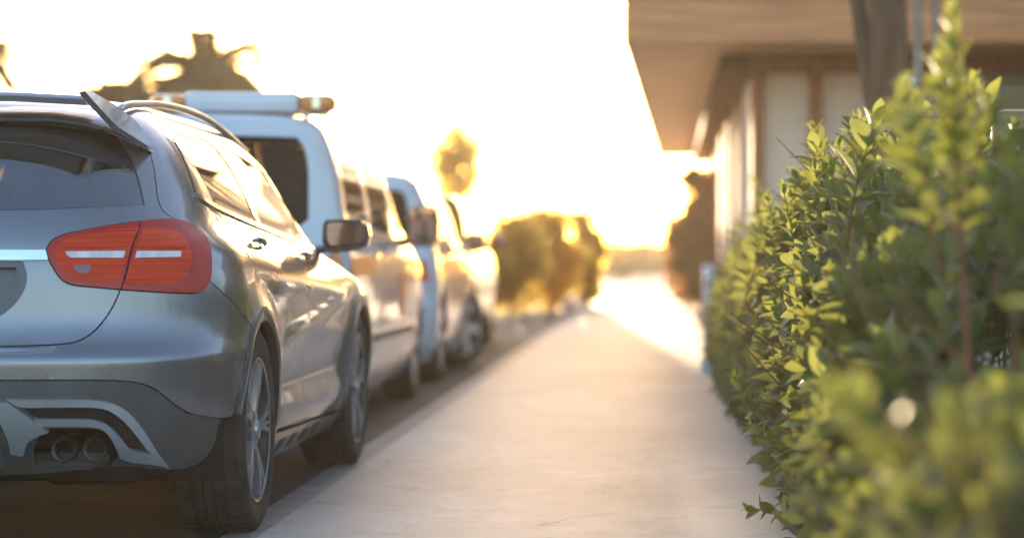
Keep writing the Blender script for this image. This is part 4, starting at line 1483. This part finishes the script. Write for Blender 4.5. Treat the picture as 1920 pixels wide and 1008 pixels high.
def palm(loc, h_, R, label, nf=26, trunk_r=.16):
    root = empty('palm_tree', loc)
    tag(root, label, 'palm tree', 'palm trees beyond the parked cars')
    b = MB()
    zs = np.linspace(0, h_, 14)
    b.tube([(.10 * math.sin(z * .5), 0, z) for z in zs], [trunk_r * (1.15 - .3 * z / h_) * (1 + .08 * (i % 2)) for i, z in enumerate(zs)], 12)
    b.build('trunk', M['bark'], root, fix=False)
    top = np.array([.10 * math.sin(h_ * .5), 0, h_])
    VV, FF, TT, n0 = [], [], [], 0
    rb = MB()
    for k in range(nf):
        a = k * 2.39996 + RNG.uniform(-.2, .2); e0 = np.interp(k, [0, nf - 1], [.95, -.45]) + RNG.normal(0, .12)
        L = R * RNG.uniform(.85, 1.1)
        pts = []
        p = top.copy(); e = e0
        m = 12
        for i in range(m + 1):
            pts.append(p.copy())
            p = p + np.array([math.cos(a) * math.cos(e), math.sin(a) * math.cos(e), math.sin(e)]) * L / m
            e -= 1.15 / m + .02
        pts = np.array(pts)
        rb.tube([tuple(q) for q in pts], [.03 * (1 - .85 * i / m) for i in range(m + 1)], 4, cap=False)
        nl = 140
        ts = np.linspace(.12, 1, nl)
        P = np.stack([np.interp(ts * m, np.arange(m + 1), pts[:, j]) for j in range(3)], -1)
        T = norm(np.gradient(P, axis=0))
        S = norm(np.cross(T, np.array([0, 0, 1.0])))
        for sg in (1, -1):
            D = norm(S * sg * .8 + T * .65 + np.array([0, 0, -.12]) + RNG.normal(0, .12, (nl, 3)))
            Ls = R * .22 * np.sin(np.clip(ts * .86 + .12, 0, 1) * PI) ** .6 * RNG.uniform(.8, 1.1, nl) + .05
            V, Fq, Tn = leaves_at(P, D, np.cross(D, T) * sg, Ls, np.full(nl, .10), LEAF3_V, LEAF3_F, np.clip(RNG.normal(.35, .25, nl), 0, 1))
            VV.append(V); FF.append(Fq + n0); TT.append(Tn); n0 += len(V)
    Vc, Fc_, Tc = leaf_cloud([top + np.array((0, 0, -.25)), top + np.array((.2, 0, .1)), top + np.array((-.25, .1, .05))], [R * .20, R * .16, R * .16], 900, .22)
    VV.append(Vc); FF.append(Fc_ + n0); TT.append(Tc * .3)
    rb.build('frond_ribs', M['palm'], root, fix=False)
    fast_mesh('fronds', np.concatenate(VV), np.concatenate(FF), M['palm'], root, np.concatenate(TT), smooth=False)
# ------------------------------------------------------------------ ground, road, pavement
def sheet(name, x0, x1, y0, y1, z, m, nx=1, ny=1):
    V, Fc = [], []
    for j in range(ny + 1):
        for i in range(nx + 1):
            V.append((x0 + (x1 - x0) * i / nx, y0 + (y1 - y0) * j / ny, z))
    for j in range(ny):
        for i in range(nx):
            a = j * (nx + 1) + i
            Fc.append((a, a + 1, a + nx + 2, a + nx + 1))
    return tag(mesh_obj(name, V, Fc, m, smooth=False), kind='structure')


def pavement_mat():
    m = bpy.data.materials.new('stamped concrete')
    m.use_nodes = True
    nt = m.node_tree; N, L = nt.nodes, nt.links
    b = N['Principled BSDF']
    tc = N.new('ShaderNodeTexCoord')
    def noise(scale, stretch=(1, 1, 1), detail=6, rough=.55, dist=0):
        mp = N.new('ShaderNodeMapping'); mp.inputs['Scale'].default_value = stretch
        L.new(tc.outputs['Object'], mp.inputs['Vector'])
        n = N.new('ShaderNodeTexNoise'); n.inputs['Scale'].default_value = scale; n.inputs['Detail'].default_value = detail
        n.inputs['Roughness'].default_value = rough; n.inputs['Distortion'].default_value = dist
        L.new(mp.outputs[0], n.inputs['Vector'])
        return n.outputs['Fac']
    def ramp(v, a, b_, lo=0., hi=1.):
        r = N.new('ShaderNodeMapRange')
        for k, q in (('From Min', a), ('From Max', b_), ('To Min', lo), ('To Max', hi)):
            r.inputs[k].default_value = q
        L.new(v, r.inputs['Value']); return r.outputs[0]
    def mix(f, a, c):
        x = N.new('ShaderNodeMix'); x.data_type = 'RGBA'
        L.new(f, x.inputs['Factor'])
        for k, q in (('A', a), ('B', c)):
            if isinstance(q, tuple):
                x.inputs[k].default_value = (*q, 1)
            else:
                L.new(q, x.inputs[k])
        return x.outputs['Result']
    def math_(op, a, c=None):
        x = N.new('ShaderNodeMath'); x.operation = op
        L.new(a, x.inputs[0])
        if c is not None:
            if isinstance(c, (int, float)):
                x.inputs[1].default_value = c
            else:
                L.new(c, x.inputs[1])
        return x.outputs[0]
    big = noise(.9, (1, .5, 1), 5)
    streak = noise(6.5, (1, 1, 1), 10, .75, .3)
    fine = noise(45, (1, 1, 1), 6, .7)
    c1 = mix(ramp(big, .35, .65), (.49, .415, .365), (.64, .555, .50))
    c2 = mix(ramp(streak, .44, .70, 0, .65), c1, (.36, .295, .255))
    c3 = mix(ramp(fine, .52, .75, 0, .5), c2, (.27, .235, .215))
    # cracks that wander across the slab
    mp = N.new('ShaderNodeMapping'); mp.inputs['Scale'].default_value = (1.0, 1.5, 1)
    n3 = N.new('ShaderNodeTexNoise'); n3.inputs['Scale'].default_value = 2.2; n3.inputs['Detail'].default_value = 6
    L.new(tc.outputs['Object'], n3.inputs['Vector'])
    va = N.new('ShaderNodeVectorMath'); va.operation = 'MULTIPLY_ADD'
    va.inputs[1].default_value = (.8, .8, .8)
    L.new(n3.outputs['Color'], va.inputs[0]); L.new(tc.outputs['Object'], va.inputs[2])
    L.new(va.outputs[0], mp.inputs['Vector'])
    vo = N.new('ShaderNodeTexVoronoi'); vo.feature = 'DISTANCE_TO_EDGE'; vo.inputs['Scale'].default_value = .75
    L.new(mp.outputs[0], vo.inputs['Vector'])
    crack = ramp(vo.outputs['Distance'], .002, .012, 1, 0)
    gate = ramp(noise(1.1, (1, 1, 1), 2), .5, .6)
    crack = math_('MULTIPLY', crack, gate)
    sx = N.new('ShaderNodeSeparateXYZ'); L.new(tc.outputs['Object'], sx.inputs[0])
    j = math_('ADD', sx.outputs['Y'], .68)
    j = math_('MODULO', j, 3.35)
    jj = math_('ABSOLUTE', math_('SUBTRACT', j, 1.2))
    joint = ramp(jj, .006, .016, .5, 0)
    dark = math_('MAXIMUM', math_('MULTIPLY', crack, .5), joint)
    c4 = mix(dark, c3, (.07, .06, .055))
    L.new(c4, b.inputs['Base Color'])
    b.inputs['Specular IOR Level'].default_value = .3
    b.inputs['Roughness'].default_value = .56
    h_ = math_('ADD', math_('MULTIPLY', streak, .08), math_('MULTIPLY', fine, .3))
    h_ = math_('SUBTRACT', h_, math_('MULTIPLY', dark, .6))
    bp = N.new('ShaderNodeBump'); bp.inputs['Strength'].default_value = .3; bp.inputs['Distance'].default_value = .004
    L.new(h_, bp.inputs['Height']); L.new(bp.outputs[0], b.inputs['Normal'])
    return m


M['pavement'] = pavement_mat()
M['asphalt'] = mat('asphalt', (.060, .056, .052), rough=.72, var=.35, var_scale=1.2, bump=.5, bump_scale=90)
M['kerb'] = mat('kerb concrete', (.27, .245, .225), rough=.6, var=.3, var_scale=5, bump=.3, bump_scale=60)
M['soil'] = mat('garden soil', (.07, .05, .035), rough=.95, var=.5, var_scale=4, bump=.8, bump_scale=30)
M['groundm'] = mat('dry ground', (.16, .13, .10), rough=.9, var=.35, var_scale=.3)
sheet('ground', -600, 600, -120, 1500, -.006, M['groundm'])
sheet('road', -9.5, -1.455, -60, 128, 0.0, M['asphalt'])
sheet('kerb_strip', -1.46, -1.335, -60, 128, .004, M['kerb'])
sheet('pavement', -1.335, .50, -60, 128, .008, M['pavement'])
sheet('garden_soil', .50, 14, -20, 60, .004, M['soil'])

# ------------------------------------------------------------------ vehicles
hatchback()
white_van()
white_suv()
champagne_car()

# ------------------------------------------------------------------ the pavement hedge
SHRUBS = [
    (1.45, 2.75, 'lowest and nearest laurel shrub of the hedge, blurred in the bottom corner', 1.0, None),
    (2.75, 3.75, 'low blurred laurel shrub reaching out over the pavement below the tall shoot', 1.0,
     heroes(hero(1075, 560, 985, 445, 3.0, 18, .08, .5), hero(1130, 560, 1120, 470, 3.1, 18, .08, .4))),
    (3.75, 5.3, 'laurel shrub with the tallest shoot of the hedge on a long bare dark stem', .95,
     heroes(hero(1142, 500, 1116, 8, 4.8, 30, .10, .8, .0085, 0, .012, .46), hero(1124, 200, 1098, 62, 4.8, 12, .09, .6, .004), hero(1128, 210, 1166, 108, 4.85, 11, .09, .4, .004), hero(1120, 260, 1050, 118, 4.5, 14, .095, .45, .005), hero(1100, 300, 1058, 88, 4.7, 24, .085, .65, .005),
            hero(1190, 420, 1196, 180, 4.9, 20, .08, .3), hero(1165, 330, 1178, 150, 5.0, 20, .08, .4))),
    (5.3, 6.8, 'laurel shrub between the tallest shoot and the sharply focused twigs', 1.0,
     heroes(hero(1090, 330, 1072, 100, 6.0, 24, .085, .6), hero(1130, 330, 1142, 80, 6.2, 24, .085, .6), hero(1060, 360, 1050, 210, 6.4, 20, .08, .3))),
    (6.8, 8.5, 'sharply focused laurel shrub with a leafy red stemmed twig rising against the cream wall', 1.1,
     heroes(hero(1016, 335, 1001, 128, 7.8, 26, .088, .62, .005), hero(985, 320, 955, 176, 8.1, 22, .08, .6, .004), hero(1060, 300, 1032, 175, 7.9, 22, .08, .6),
            hero(950, 545, 878, 480, 8.0, 16, .075, .2, .003), hero(965, 590, 876, 578, 8.3, 15, .07, .05, .003), hero(940, 330, 918, 205, 8.4, 20, .078, .6))),
    (8.5, 10.6, 'laurel shrub directly beyond the sharply focused one, slightly soft', 1.0,
     heroes(hero(925, 330, 900, 210, 9.5, 22, .08, .65), hero(905, 500, 862, 425, 9.3, 16, .075, .2, .003))),
    (10.6, 13.2, 'soft golden laurel shrub in the middle of the hedge', .85, None),
    (13.2, 16.2, 'hazy laurel shrub second from the white post', .75, None),
    (16.2, 19.2, 'farthest laurel shrub of the hedge, next to the white post', .7, None),
]
for (a, b_, lab, dn, ex) in SHRUBS:
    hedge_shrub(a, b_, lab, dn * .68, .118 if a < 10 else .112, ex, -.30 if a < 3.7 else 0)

# ------------------------------------------------------------------ the house beside the pavement
M['cream'] = mat('cream render', (.90, .72, .60), rough=.85, var=.10, var_scale=1.5, bump=.15, bump_scale=60)
M['timber'] = mat('brown timber', (.33, .11, .03), rough=.6, var=.35, var_scale=6, bump=.25, bump_scale=20, stretch=(6, 6, .6))
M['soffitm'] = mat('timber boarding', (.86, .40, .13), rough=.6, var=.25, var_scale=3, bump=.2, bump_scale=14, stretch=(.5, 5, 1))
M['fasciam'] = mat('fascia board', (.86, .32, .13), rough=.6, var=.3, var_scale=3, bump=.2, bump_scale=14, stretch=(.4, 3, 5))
M['beamm'] = mat('dark eave beam', (.20, .075, .02), rough=.9, spec=.1, var=.3, var_scale=4)
M['boards'] = mat('brown wall boards', (.30, .16, .085), rough=.7, var=.3, var_scale=4, stretch=(.3, .3, 6))
M['tile'] = mat('clay roof tile', (.25, .10, .05), rough=.8, var=.4, var_scale=7)
M['winframe'] = mat('grey window frame', (.34, .31, .28), rough=.5)
M['winglass'] = mat('dark window pane', (.03, .028, .025), rough=.06, spec=.6, var=.3, var_scale=3)
M['whitepaint'] = mat('white painted wood', (.72, .72, .74), rough=.5, var=.08, var_scale=9)
M['steel'] = mat('weathered steel', (.33, .24, .18), rough=.85, metal=.0, var=.2, var_scale=12)


def house():
    root = empty('timber_house', (.74, 20.0, 0))
    tag(root, 'cream house with brown timber posts and a wide boarded eave over the pavement', 'house')
    def bx(name, c, d, m, par=root, bev=.008):
        return MB().box((c[0] - .74, c[1] - 20.0, c[2]), d, bev).build(name, m, par)
    # front wall and the long wall along the pavement
    bx('wall', (1.56, 20.12, 1.27), (1.62, .22, 2.54), M['cream'])
    bx('wall', (7.2, 20.12, .45), (9.66, .22, .90), M['cream'])
    bx('wall', (8.4, 20.12, 1.72), (7.2, .22, 1.64), M['cream'])
    bx('wall', (.86, 29.9, 1.27), (.22, 19.3, 2.54), M['cream'])
    bx('wall', (6.3, 39.65, 1.27), (10.9, .2, 2.54), M['cream'])
    # timber framing: upright posts, head beam, eave beam
    for x in (.795, 1.275, 1.90, 2.36, 4.86, 6.5):
        bx('timber_post', (x, 19.975, 1.24), (.10, .09, 2.44), M['timber'])
    bx('head_beam', (6.3, 19.95, 2.52), (11.2, .15, .13), M['timber'])
    bx('eave_beam', (.615, 29.3, 2.52), (.25, 18.9, .155), M['beamm'])
    for y in (22.5, 25.5, 28.5, 31.5, 34.5):
        bx('timber_post', (.735, y, 1.24), (.05, .10, 2.44), M['timber'])
    # window on the near side
    fr = MB()
    X0, X1, Z0, Z1 = 2.42, 4.80, .90, 2.45
    for c, d in ((((X0 + X1) / 2, 20.05, Z1 - .04), (X1 - X0, .1, .08)), (((X0 + X1) / 2, 20.05, Z0 + .04), (X1 - X0, .1, .08)),
                 ((X0 + .04, 20.05, (Z0 + Z1) / 2), (.08, .1, Z1 - Z0 - .16)), ((X1 - .04, 20.05, (Z0 + Z1) / 2), (.08, .1, Z1 - Z0 - .16)), (((X0 + X1) / 2, 20.05, (Z0 + Z1) / 2), (.07, .09, Z1 - Z0 - .16))):
        fr.box((c[0] - .74, c[1] - 20, c[2]), d, .006)
    w = fr.build('window', M['winframe'], root)
    bx('pane', ((X0 + X1) / 2, 20.09, (Z0 + Z1) / 2), (X1 - X0 - .1, .02, Z1 - Z0 - .1), M['winglass'], w, 0)
    # eave: boarded soffit with its own slight skew, fascia boards, tiled roof above
    o = (.74, 20.0)
    sof = [(-.245, 18.6), (12.5, 18.6), (12.5, 40.2), (0.0, 40.0)]
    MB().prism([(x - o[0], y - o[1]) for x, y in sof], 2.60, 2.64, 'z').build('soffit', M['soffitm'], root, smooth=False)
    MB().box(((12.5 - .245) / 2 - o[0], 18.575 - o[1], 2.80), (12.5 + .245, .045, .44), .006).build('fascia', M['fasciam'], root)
    a = math.atan2(.245, 19.6)
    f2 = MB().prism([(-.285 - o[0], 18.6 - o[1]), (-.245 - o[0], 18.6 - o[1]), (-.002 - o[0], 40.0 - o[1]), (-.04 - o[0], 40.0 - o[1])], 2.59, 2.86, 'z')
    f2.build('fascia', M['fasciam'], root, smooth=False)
    # unseen brown boarded storey over the eave slab, added to darken car glass reflections
    MB().prism([(-.30 - o[0], 18.5 - o[1]), (12.6 - o[0], 18.5 - o[1]), (12.6 - o[0], 40.0 - o[1]), (-.045 - o[0], 40.0 - o[1])], 2.94, 3.04, 'z').build('eave_slab', M['tile'], root, smooth=False)
    up = MB().box((6.3 - o[0], 29.6 - o[1], 4.74), (11.6, 20.2, 3.36), .01).build('added_upper_wall', M['boards'], root)
    for y in (23.0, 27.0, 31.0, 35.0):  # windows of the added storey
        w2 = MB().box((.47 - o[0], y - o[1], 4.9), (.06, 1.1, 1.3), .01).build('window', M['winframe'], up)
        MB().box((.435 - o[0], y - o[1], 4.9), (.012, .94, 1.14), 0).build('pane', M['winglass'], w2)
    rf = MB()  # roof closing the added storey
    V = [(.0, 18.9, 6.44), (12.6, 18.9, 6.44), (12.6, 40.3, 6.44), (.0, 40.3, 6.44), (6.2, 24.5, 8.4), (6.2, 33.5, 8.4), (.0, 18.9, 6.34), (12.6, 18.9, 6.34), (12.6, 40.3, 6.34), (.0, 40.3, 6.34)]
    V = [(x - o[0], y - o[1], z) for x, y, z in V]
    rf.add(V, [(0, 1, 4), (1, 2, 5, 4), (2, 3, 5), (3, 0, 4, 5), (0, 6, 7, 1), (1, 7, 8, 2), (2, 8, 9, 3), (3, 9, 6, 0), (6, 9, 8, 7)])
    rf.build('roof', M['tile'], root, smooth=False)


house()

# posts, tree and small things between the hedge and the house
leafy('garden_tree', (1.335, 14.0, 0), 6.0, (1.7, 1.7, 1.3), 5200, .10, 'garden tree with a dark bare trunk before the cream wall', 'tree', trunk_r=.105, clumps=12, rough=True)
r_ = empty('steel_post', (1.40, 13.0, 0))
tag(r_, 'twin steel post with two white clips behind the tallest laurel shoot', 'post')
MB().lathe([(0, .028), (3.1, .028), (3.1, .001)], n=20, axis='z', c=(-.02, 0, 0)).build('pole', M['steel'], r_)
MB().lathe([(0, .020), (3.1, .020), (3.1, .001)], n=16, axis='z', c=(.075, .02, 0)).build('pole', M['steel'], r_)
MB().box((-.072, -.05, 1.868), (.068, .04, .055), .012).build('clip', M['whitepaint'], r_)
MB().box((.172, -.05, 1.868), (.10, .04, .05), .012).build('clip', M['whitepaint'], r_)

p_ = at(830, 420, 19.4)
r_ = empty('white_post', (p_.x + .01, 19.4, 0))
tag(r_, 'short white painted post on a block foot at the far end of the laurel hedge', 'post')
MB().box((0, 0, .47), (.10, .10, .72), .012).build('shaft', M['whitepaint'], r_)
MB().box((0, 0, .06), (.15, .15, .12), .015).build('foot', M['whitepaint'], r_)
MB().lathe([(.83, .062), (.86, .062), (.88, .03), (.885, .001)], n=20, axis='z').build('cap', M['whitepaint'], r_)

# glass wind screen and garden light at the right edge
M['clearglass'] = glass_mat('clear screen glass', (.86, .88, .86), .04, .04, (.3, .32, .3))
M['glassedge'] = mat('ground glass edge', (.42, .44, .38), rough=.35, spec=.5)
r_ = empty('glass_windscreen', (1.19, 8.7, 0))
tag(r_, 'clear glass wind screen panel with a bright rounded edge behind the hedge', 'glass screen')
arc = [(0.0, .05), (0.0, 1.40)] + [(.05 - .05 * math.cos(a), 1.41 + .05 * math.sin(a)) for a in np.linspace(.2, PI / 2, 6)] + [(1.55, 1.46), (1.6, 1.41), (1.6, .05)]
MB().prism(arc, -.005, .005, 'y').build('pane', M['clearglass'], r_, smooth=False)
MB().tube([(x, 0, z) for x, z in arc], .0038, 6).build('edge', M['glassedge'], r_)
for x in (.35, 1.25):
    MB().box((x, 0, .05), (.10, .05, .10), .01).build('clamp_foot', M['steel'], r_)
p_ = at(1197, 155, 8.0)
r_ = empty('garden_light', (p_.x, 8.0, 0))
tag(r_, 'small garden light with a speckled pale domed cap on a thin stake', 'garden light')
M['cap'] = mat('speckled pale cap', (.50, .47, .43), rough=.6, var=.4, var_scale=60)
MB().lathe([(p_.z - .03, .001), (p_.z - .03, .030), (p_.z - .015, .034), (p_.z + .01, .028), (p_.z + .03, .014), (p_.z + .035, .001)], n=24, axis='z').build('cap', M['cap'], r_)
MB().lathe([(0, .004), (p_.z - .03, .004)], n=8, axis='z').build('stake', M['steel'], r_)
p_ = at(1060, 150, 9.2)
r_ = tag(MB().tube([(p_.x + .01, 9.2, 0), (p_.x, 9.2, p_.z)], .006, 8).build('plant_stake', M['stem'], None), 'thin dry cane rising out of the hedge near the twin steel post', 'plant stake')

# ------------------------------------------------------------------ far end of the street
leafy('backlit_shrub', (.56, 33.0, 0), 2.35, (.46, 1.0, 1.05), 11000, .12, 'tall brown backlit bush under the eave against the house wall', 'shrub', trunk_r=.05, clumps=26, mt='brownleaf')
leafy('backlit_shrub', (.42, 44.0, 0), 1.8, (.40, .9, .85), 6000, .12, 'low orange bush behind the bush under the eave', 'shrub', trunk_r=.04, clumps=20, mt='brownleaf')
M['brownwood'] = mat('brown screen boards', (.16, .075, .04), rough=.7, var=.4, var_scale=4, stretch=(5, 5, .4))
r_ = empty('timber_screen', (.42, 72, 0))
tag(r_, 'brown board screen closing the right side of the pavement far away', 'screen')
MB().box((.15, 0, 1.08), (.75, .08, 2.05), .01).build('boards', M['brownwood'], r_)
for x in (-.26, .56):
    MB().box((x, -.01, 1.1), (.09, .14, 2.2), .01).build('screen_post', M['timber'], r_)
# clipped hedge across the end
V, Fq, T = [], [], []
hr = empty('clipped_hedge', (-1.3, 124, 0))
tag(hr, 'low clipped hedge across the far end of the pavement', 'hedge')
n = 9000
P = np.stack([RNG.uniform(-2.2, 2.3, n), RNG.uniform(-.5, .5, n), RNG.uniform(.03, 1.62, n)], -1)
P[:, 2] += .05 * np.sin(P[:, 0] * 4)
V, Fq, T = leaves_at(P, norm(RNG.normal(size=(n, 3))), norm(RNG.normal(size=(n, 3))), np.full(n, .16), np.full(n, .09), LEAF3_V, LEAF3_F, RNG.uniform(0, .7, n))
fast_mesh('foliage', V, Fq, M['hedgeleaf'], hr, T, smooth=False)
MB().tube([(-2, 0, 0), (-2, 0, 1.1)], .04, 6).tube([(0, 0, 0), (0, 0, 1.1)], .04, 6).tube([(2, 0, 0), (2, 0, 1.1)], .04, 6).build('stems', M['bark'], hr, fix=False)
# round bushes in the glare beside the kerb
for (px, top, Y, rx, n, lab) in ((687, 217, 47, .44, 5500, 'tall domed bush in the sun glare at the end of the row of vehicles'),
                                 (645, 228, 43, .74, 7500, 'wide golden bush between the beige car and the tall domed bush'),
                                 (600, 224, 40, .80, 6500, 'golden bush directly behind the beige car'),
                                 (520, 235, 42, .85, 9000, 'added sun blocking bush mostly hidden behind the white car and the beige car')):  # last bush is added to keep the low sun off the pavement
    h_ = CH + (HY - top) * Y / F
    leafy('backlit_shrub', ((px - VX) / F * Y, Y, 0), h_, (rx, rx, h_ * .5), n, .13, lab, 'shrub', trunk_r=.05, clumps=22, mt='flareleaf')
p_ = at(672, 330, 41)
M['stone'] = mat('pale stone', (.62, .58, .52), rough=.7, var=.2, var_scale=5, bump=.3)
for k, (px, Y, s_, lab) in enumerate(((670, 42.5, .17, 'pale boulder at the kerb under the golden bushes, the nearer of two'), (682, 48, .17, 'pale boulder at the kerb in front of the domed bush, the farther of two'))):
    bm = bmesh.new(); bmesh.ops.create_icosphere(bm, subdivisions=3, radius=s_)
    for v in bm.verts:
        c = v.co.copy()
        v.co = Vector((c.x * 1.25, c.y, c.z * .85)) * (1 + .10 * math.sin(c.x * 21 + k) + .08 * math.sin(c.y * 17 + c.z * 23))
    V = [v.co + Vector((0, 0, s_ * .55)) for v in bm.verts]; Fc = [tuple(v.index for v in f.verts) for f in bm.faces]; bm.free()
    tag(mesh_obj('boulder', V, Fc, M['stone'], loc=((px - VX) / F * Y, Y, 0)), lab, 'boulder', 'boulders at the kerb')
# trees beyond the vehicles
leafy('roadside_tree', (-5.2, 62, 0), 4.5, (1.0, 1.0, 1.15), 2600, .17, 'small golden leaved tree above the white car and the beige car', 'tree', trunk_r=.09, clumps=12, mt='flareleaf')
palm(((238 - VX) / F * 48, 48, 0), CH + (HY - 70) * 48 / F, 1.75, 'palm tree with a full round crown above the beacon bar of the van', 34)
palm(((140 - VX) / F * 54, 54, 0), CH + (HY - 104) * 54 / F, 1.5, 'lower palm tree just left of the full crowned palm', 30, .15)
palm(((-42 - VX) / F * 50, 50, 0), CH + (HY - 52) * 50 / F, 1.45, 'palm tree of which only frond tips show at the left edge of the photo', 24)
palm(((318 - VX) / F * 60, 60, 0), CH + (HY - 118) * 60 / F, .85, 'lowest and farthest palm tree, mostly behind the roof of the van', 20, .14)
# street lamp lost in the glare
p_ = at(738, 168, 88)
r_ = empty('street_lamp', (p_.x + .55, 88, 0))
tag(r_, 'far street lamp whose dark head hangs in the bright sky left of the eave', 'street lamp')
M['lampmetal'] = mat('lamp metal', (.09, .085, .07), rough=.5, metal=.5)
MB().tube([(0, 0, 0), (0, 0, p_.z - .4), (-.05, 0, p_.z - .05), (-.2, 0, p_.z + .02)], [.035, .022, .02, .02], 8).build('pole', M['lampmetal'], r_)
MB().box((-.52, 0, p_.z), (1.0, .40, .32), .12).build('lamp_head', M['lampmetal'], r_)

# ------------------------------------------------------------------ light
SUN_EL, SUN_AZ = 1.9, -3.0
wd = bpy.data.worlds.new('World'); SC.world = wd; wd.use_nodes = True
N, L = wd.node_tree.nodes, wd.node_tree.links
bg = N['Background']
sk = N.new('ShaderNodeTexSky'); sk.sky_type = 'NISHITA'; sk.sun_disc = False
sk.sun_elevation = math.radians(SUN_EL); sk.sun_rotation = math.radians(SUN_AZ)
sk.air_density = .75; sk.dust_density = 1.6; sk.ozone_density = 1.6; sk.altitude = 0
L.new(sk.outputs[0], bg.inputs['Color']); bg.inputs['Strength'].default_value = .15
sd = bpy.data.lights.new('sun', 'SUN'); sd.energy = 2.6; sd.angle = math.radians(.7); sd.color = (1.0, .74, .46)
so = bpy.data.objects.new('sun', sd); COL.objects.link(so)
d = Vector((math.sin(math.radians(SUN_AZ)), math.cos(math.radians(SUN_AZ)), math.tan(math.radians(SUN_EL)))).normalized()
so.rotation_euler = (-d).to_track_quat('-Z', 'Y').to_euler()
so.location = d * 60

# thin golden evening haze filling the street
hm = bpy.data.materials.new('haze'); hm.use_nodes = True
N, L = hm.node_tree.nodes, hm.node_tree.links
N.remove(N['Principled BSDF'])
pv = N.new('ShaderNodeVolumePrincipled')
pv.inputs['Color'].default_value = (1.0, .88, .70, 1)
pv.inputs['Density'].default_value = .0011
pv.inputs['Anisotropy'].default_value = .35
L.new(pv.outputs[0], N['Material Output'].inputs['Volume'])
hz = MB().box((0, 60, 6.0), (90, 190, 14.2)).build('haze', hm, None, smooth=False)
tag(hz, kind='stuff')

# ------------------------------------------------------------------ camera
cam = bpy.data.cameras.new('camera'); co = bpy.data.objects.new('camera', cam)
COL.objects.link(co); SC.camera = co
co.location = (0, 0, CH); co.rotation_euler = (PI / 2, 0, 0)
cam.sensor_width = 36; cam.sensor_fit = 'HORIZONTAL'
FRAME = 1200.0, 630.0
cam.lens = F / FRAME[0] * 36
cam.shift_x = (FRAME[0] / 2 - VX) / FRAME[0]
cam.shift_y = -(297.5 - HY) / FRAME[0]
cam.clip_start = .05; cam.clip_end = 3000
cam.dof.use_dof = True
cam.dof.focus_distance = 7.9
cam.dof.aperture_fstop = cam.lens / 54.0
cam.dof.aperture_blades = 0
SC.view_settings.view_transform = 'Standard'
SC.view_settings.look = 'None'
SC.view_settings.exposure = 3.2
SC.view_settings.gamma = 1.0
SC.view_settings.use_curve_mapping = False
SC.cycles.use_denoising = True
SC.cycles.use_adaptive_sampling = False
SC.cycles.max_bounces = 8
SC.cycles.volume_bounces = 0
SC.cycles.transparent_max_bounces = 16
SC.cycles.sample_clamp_indirect = 5
SC.cycles.sample_clamp_direct = 4
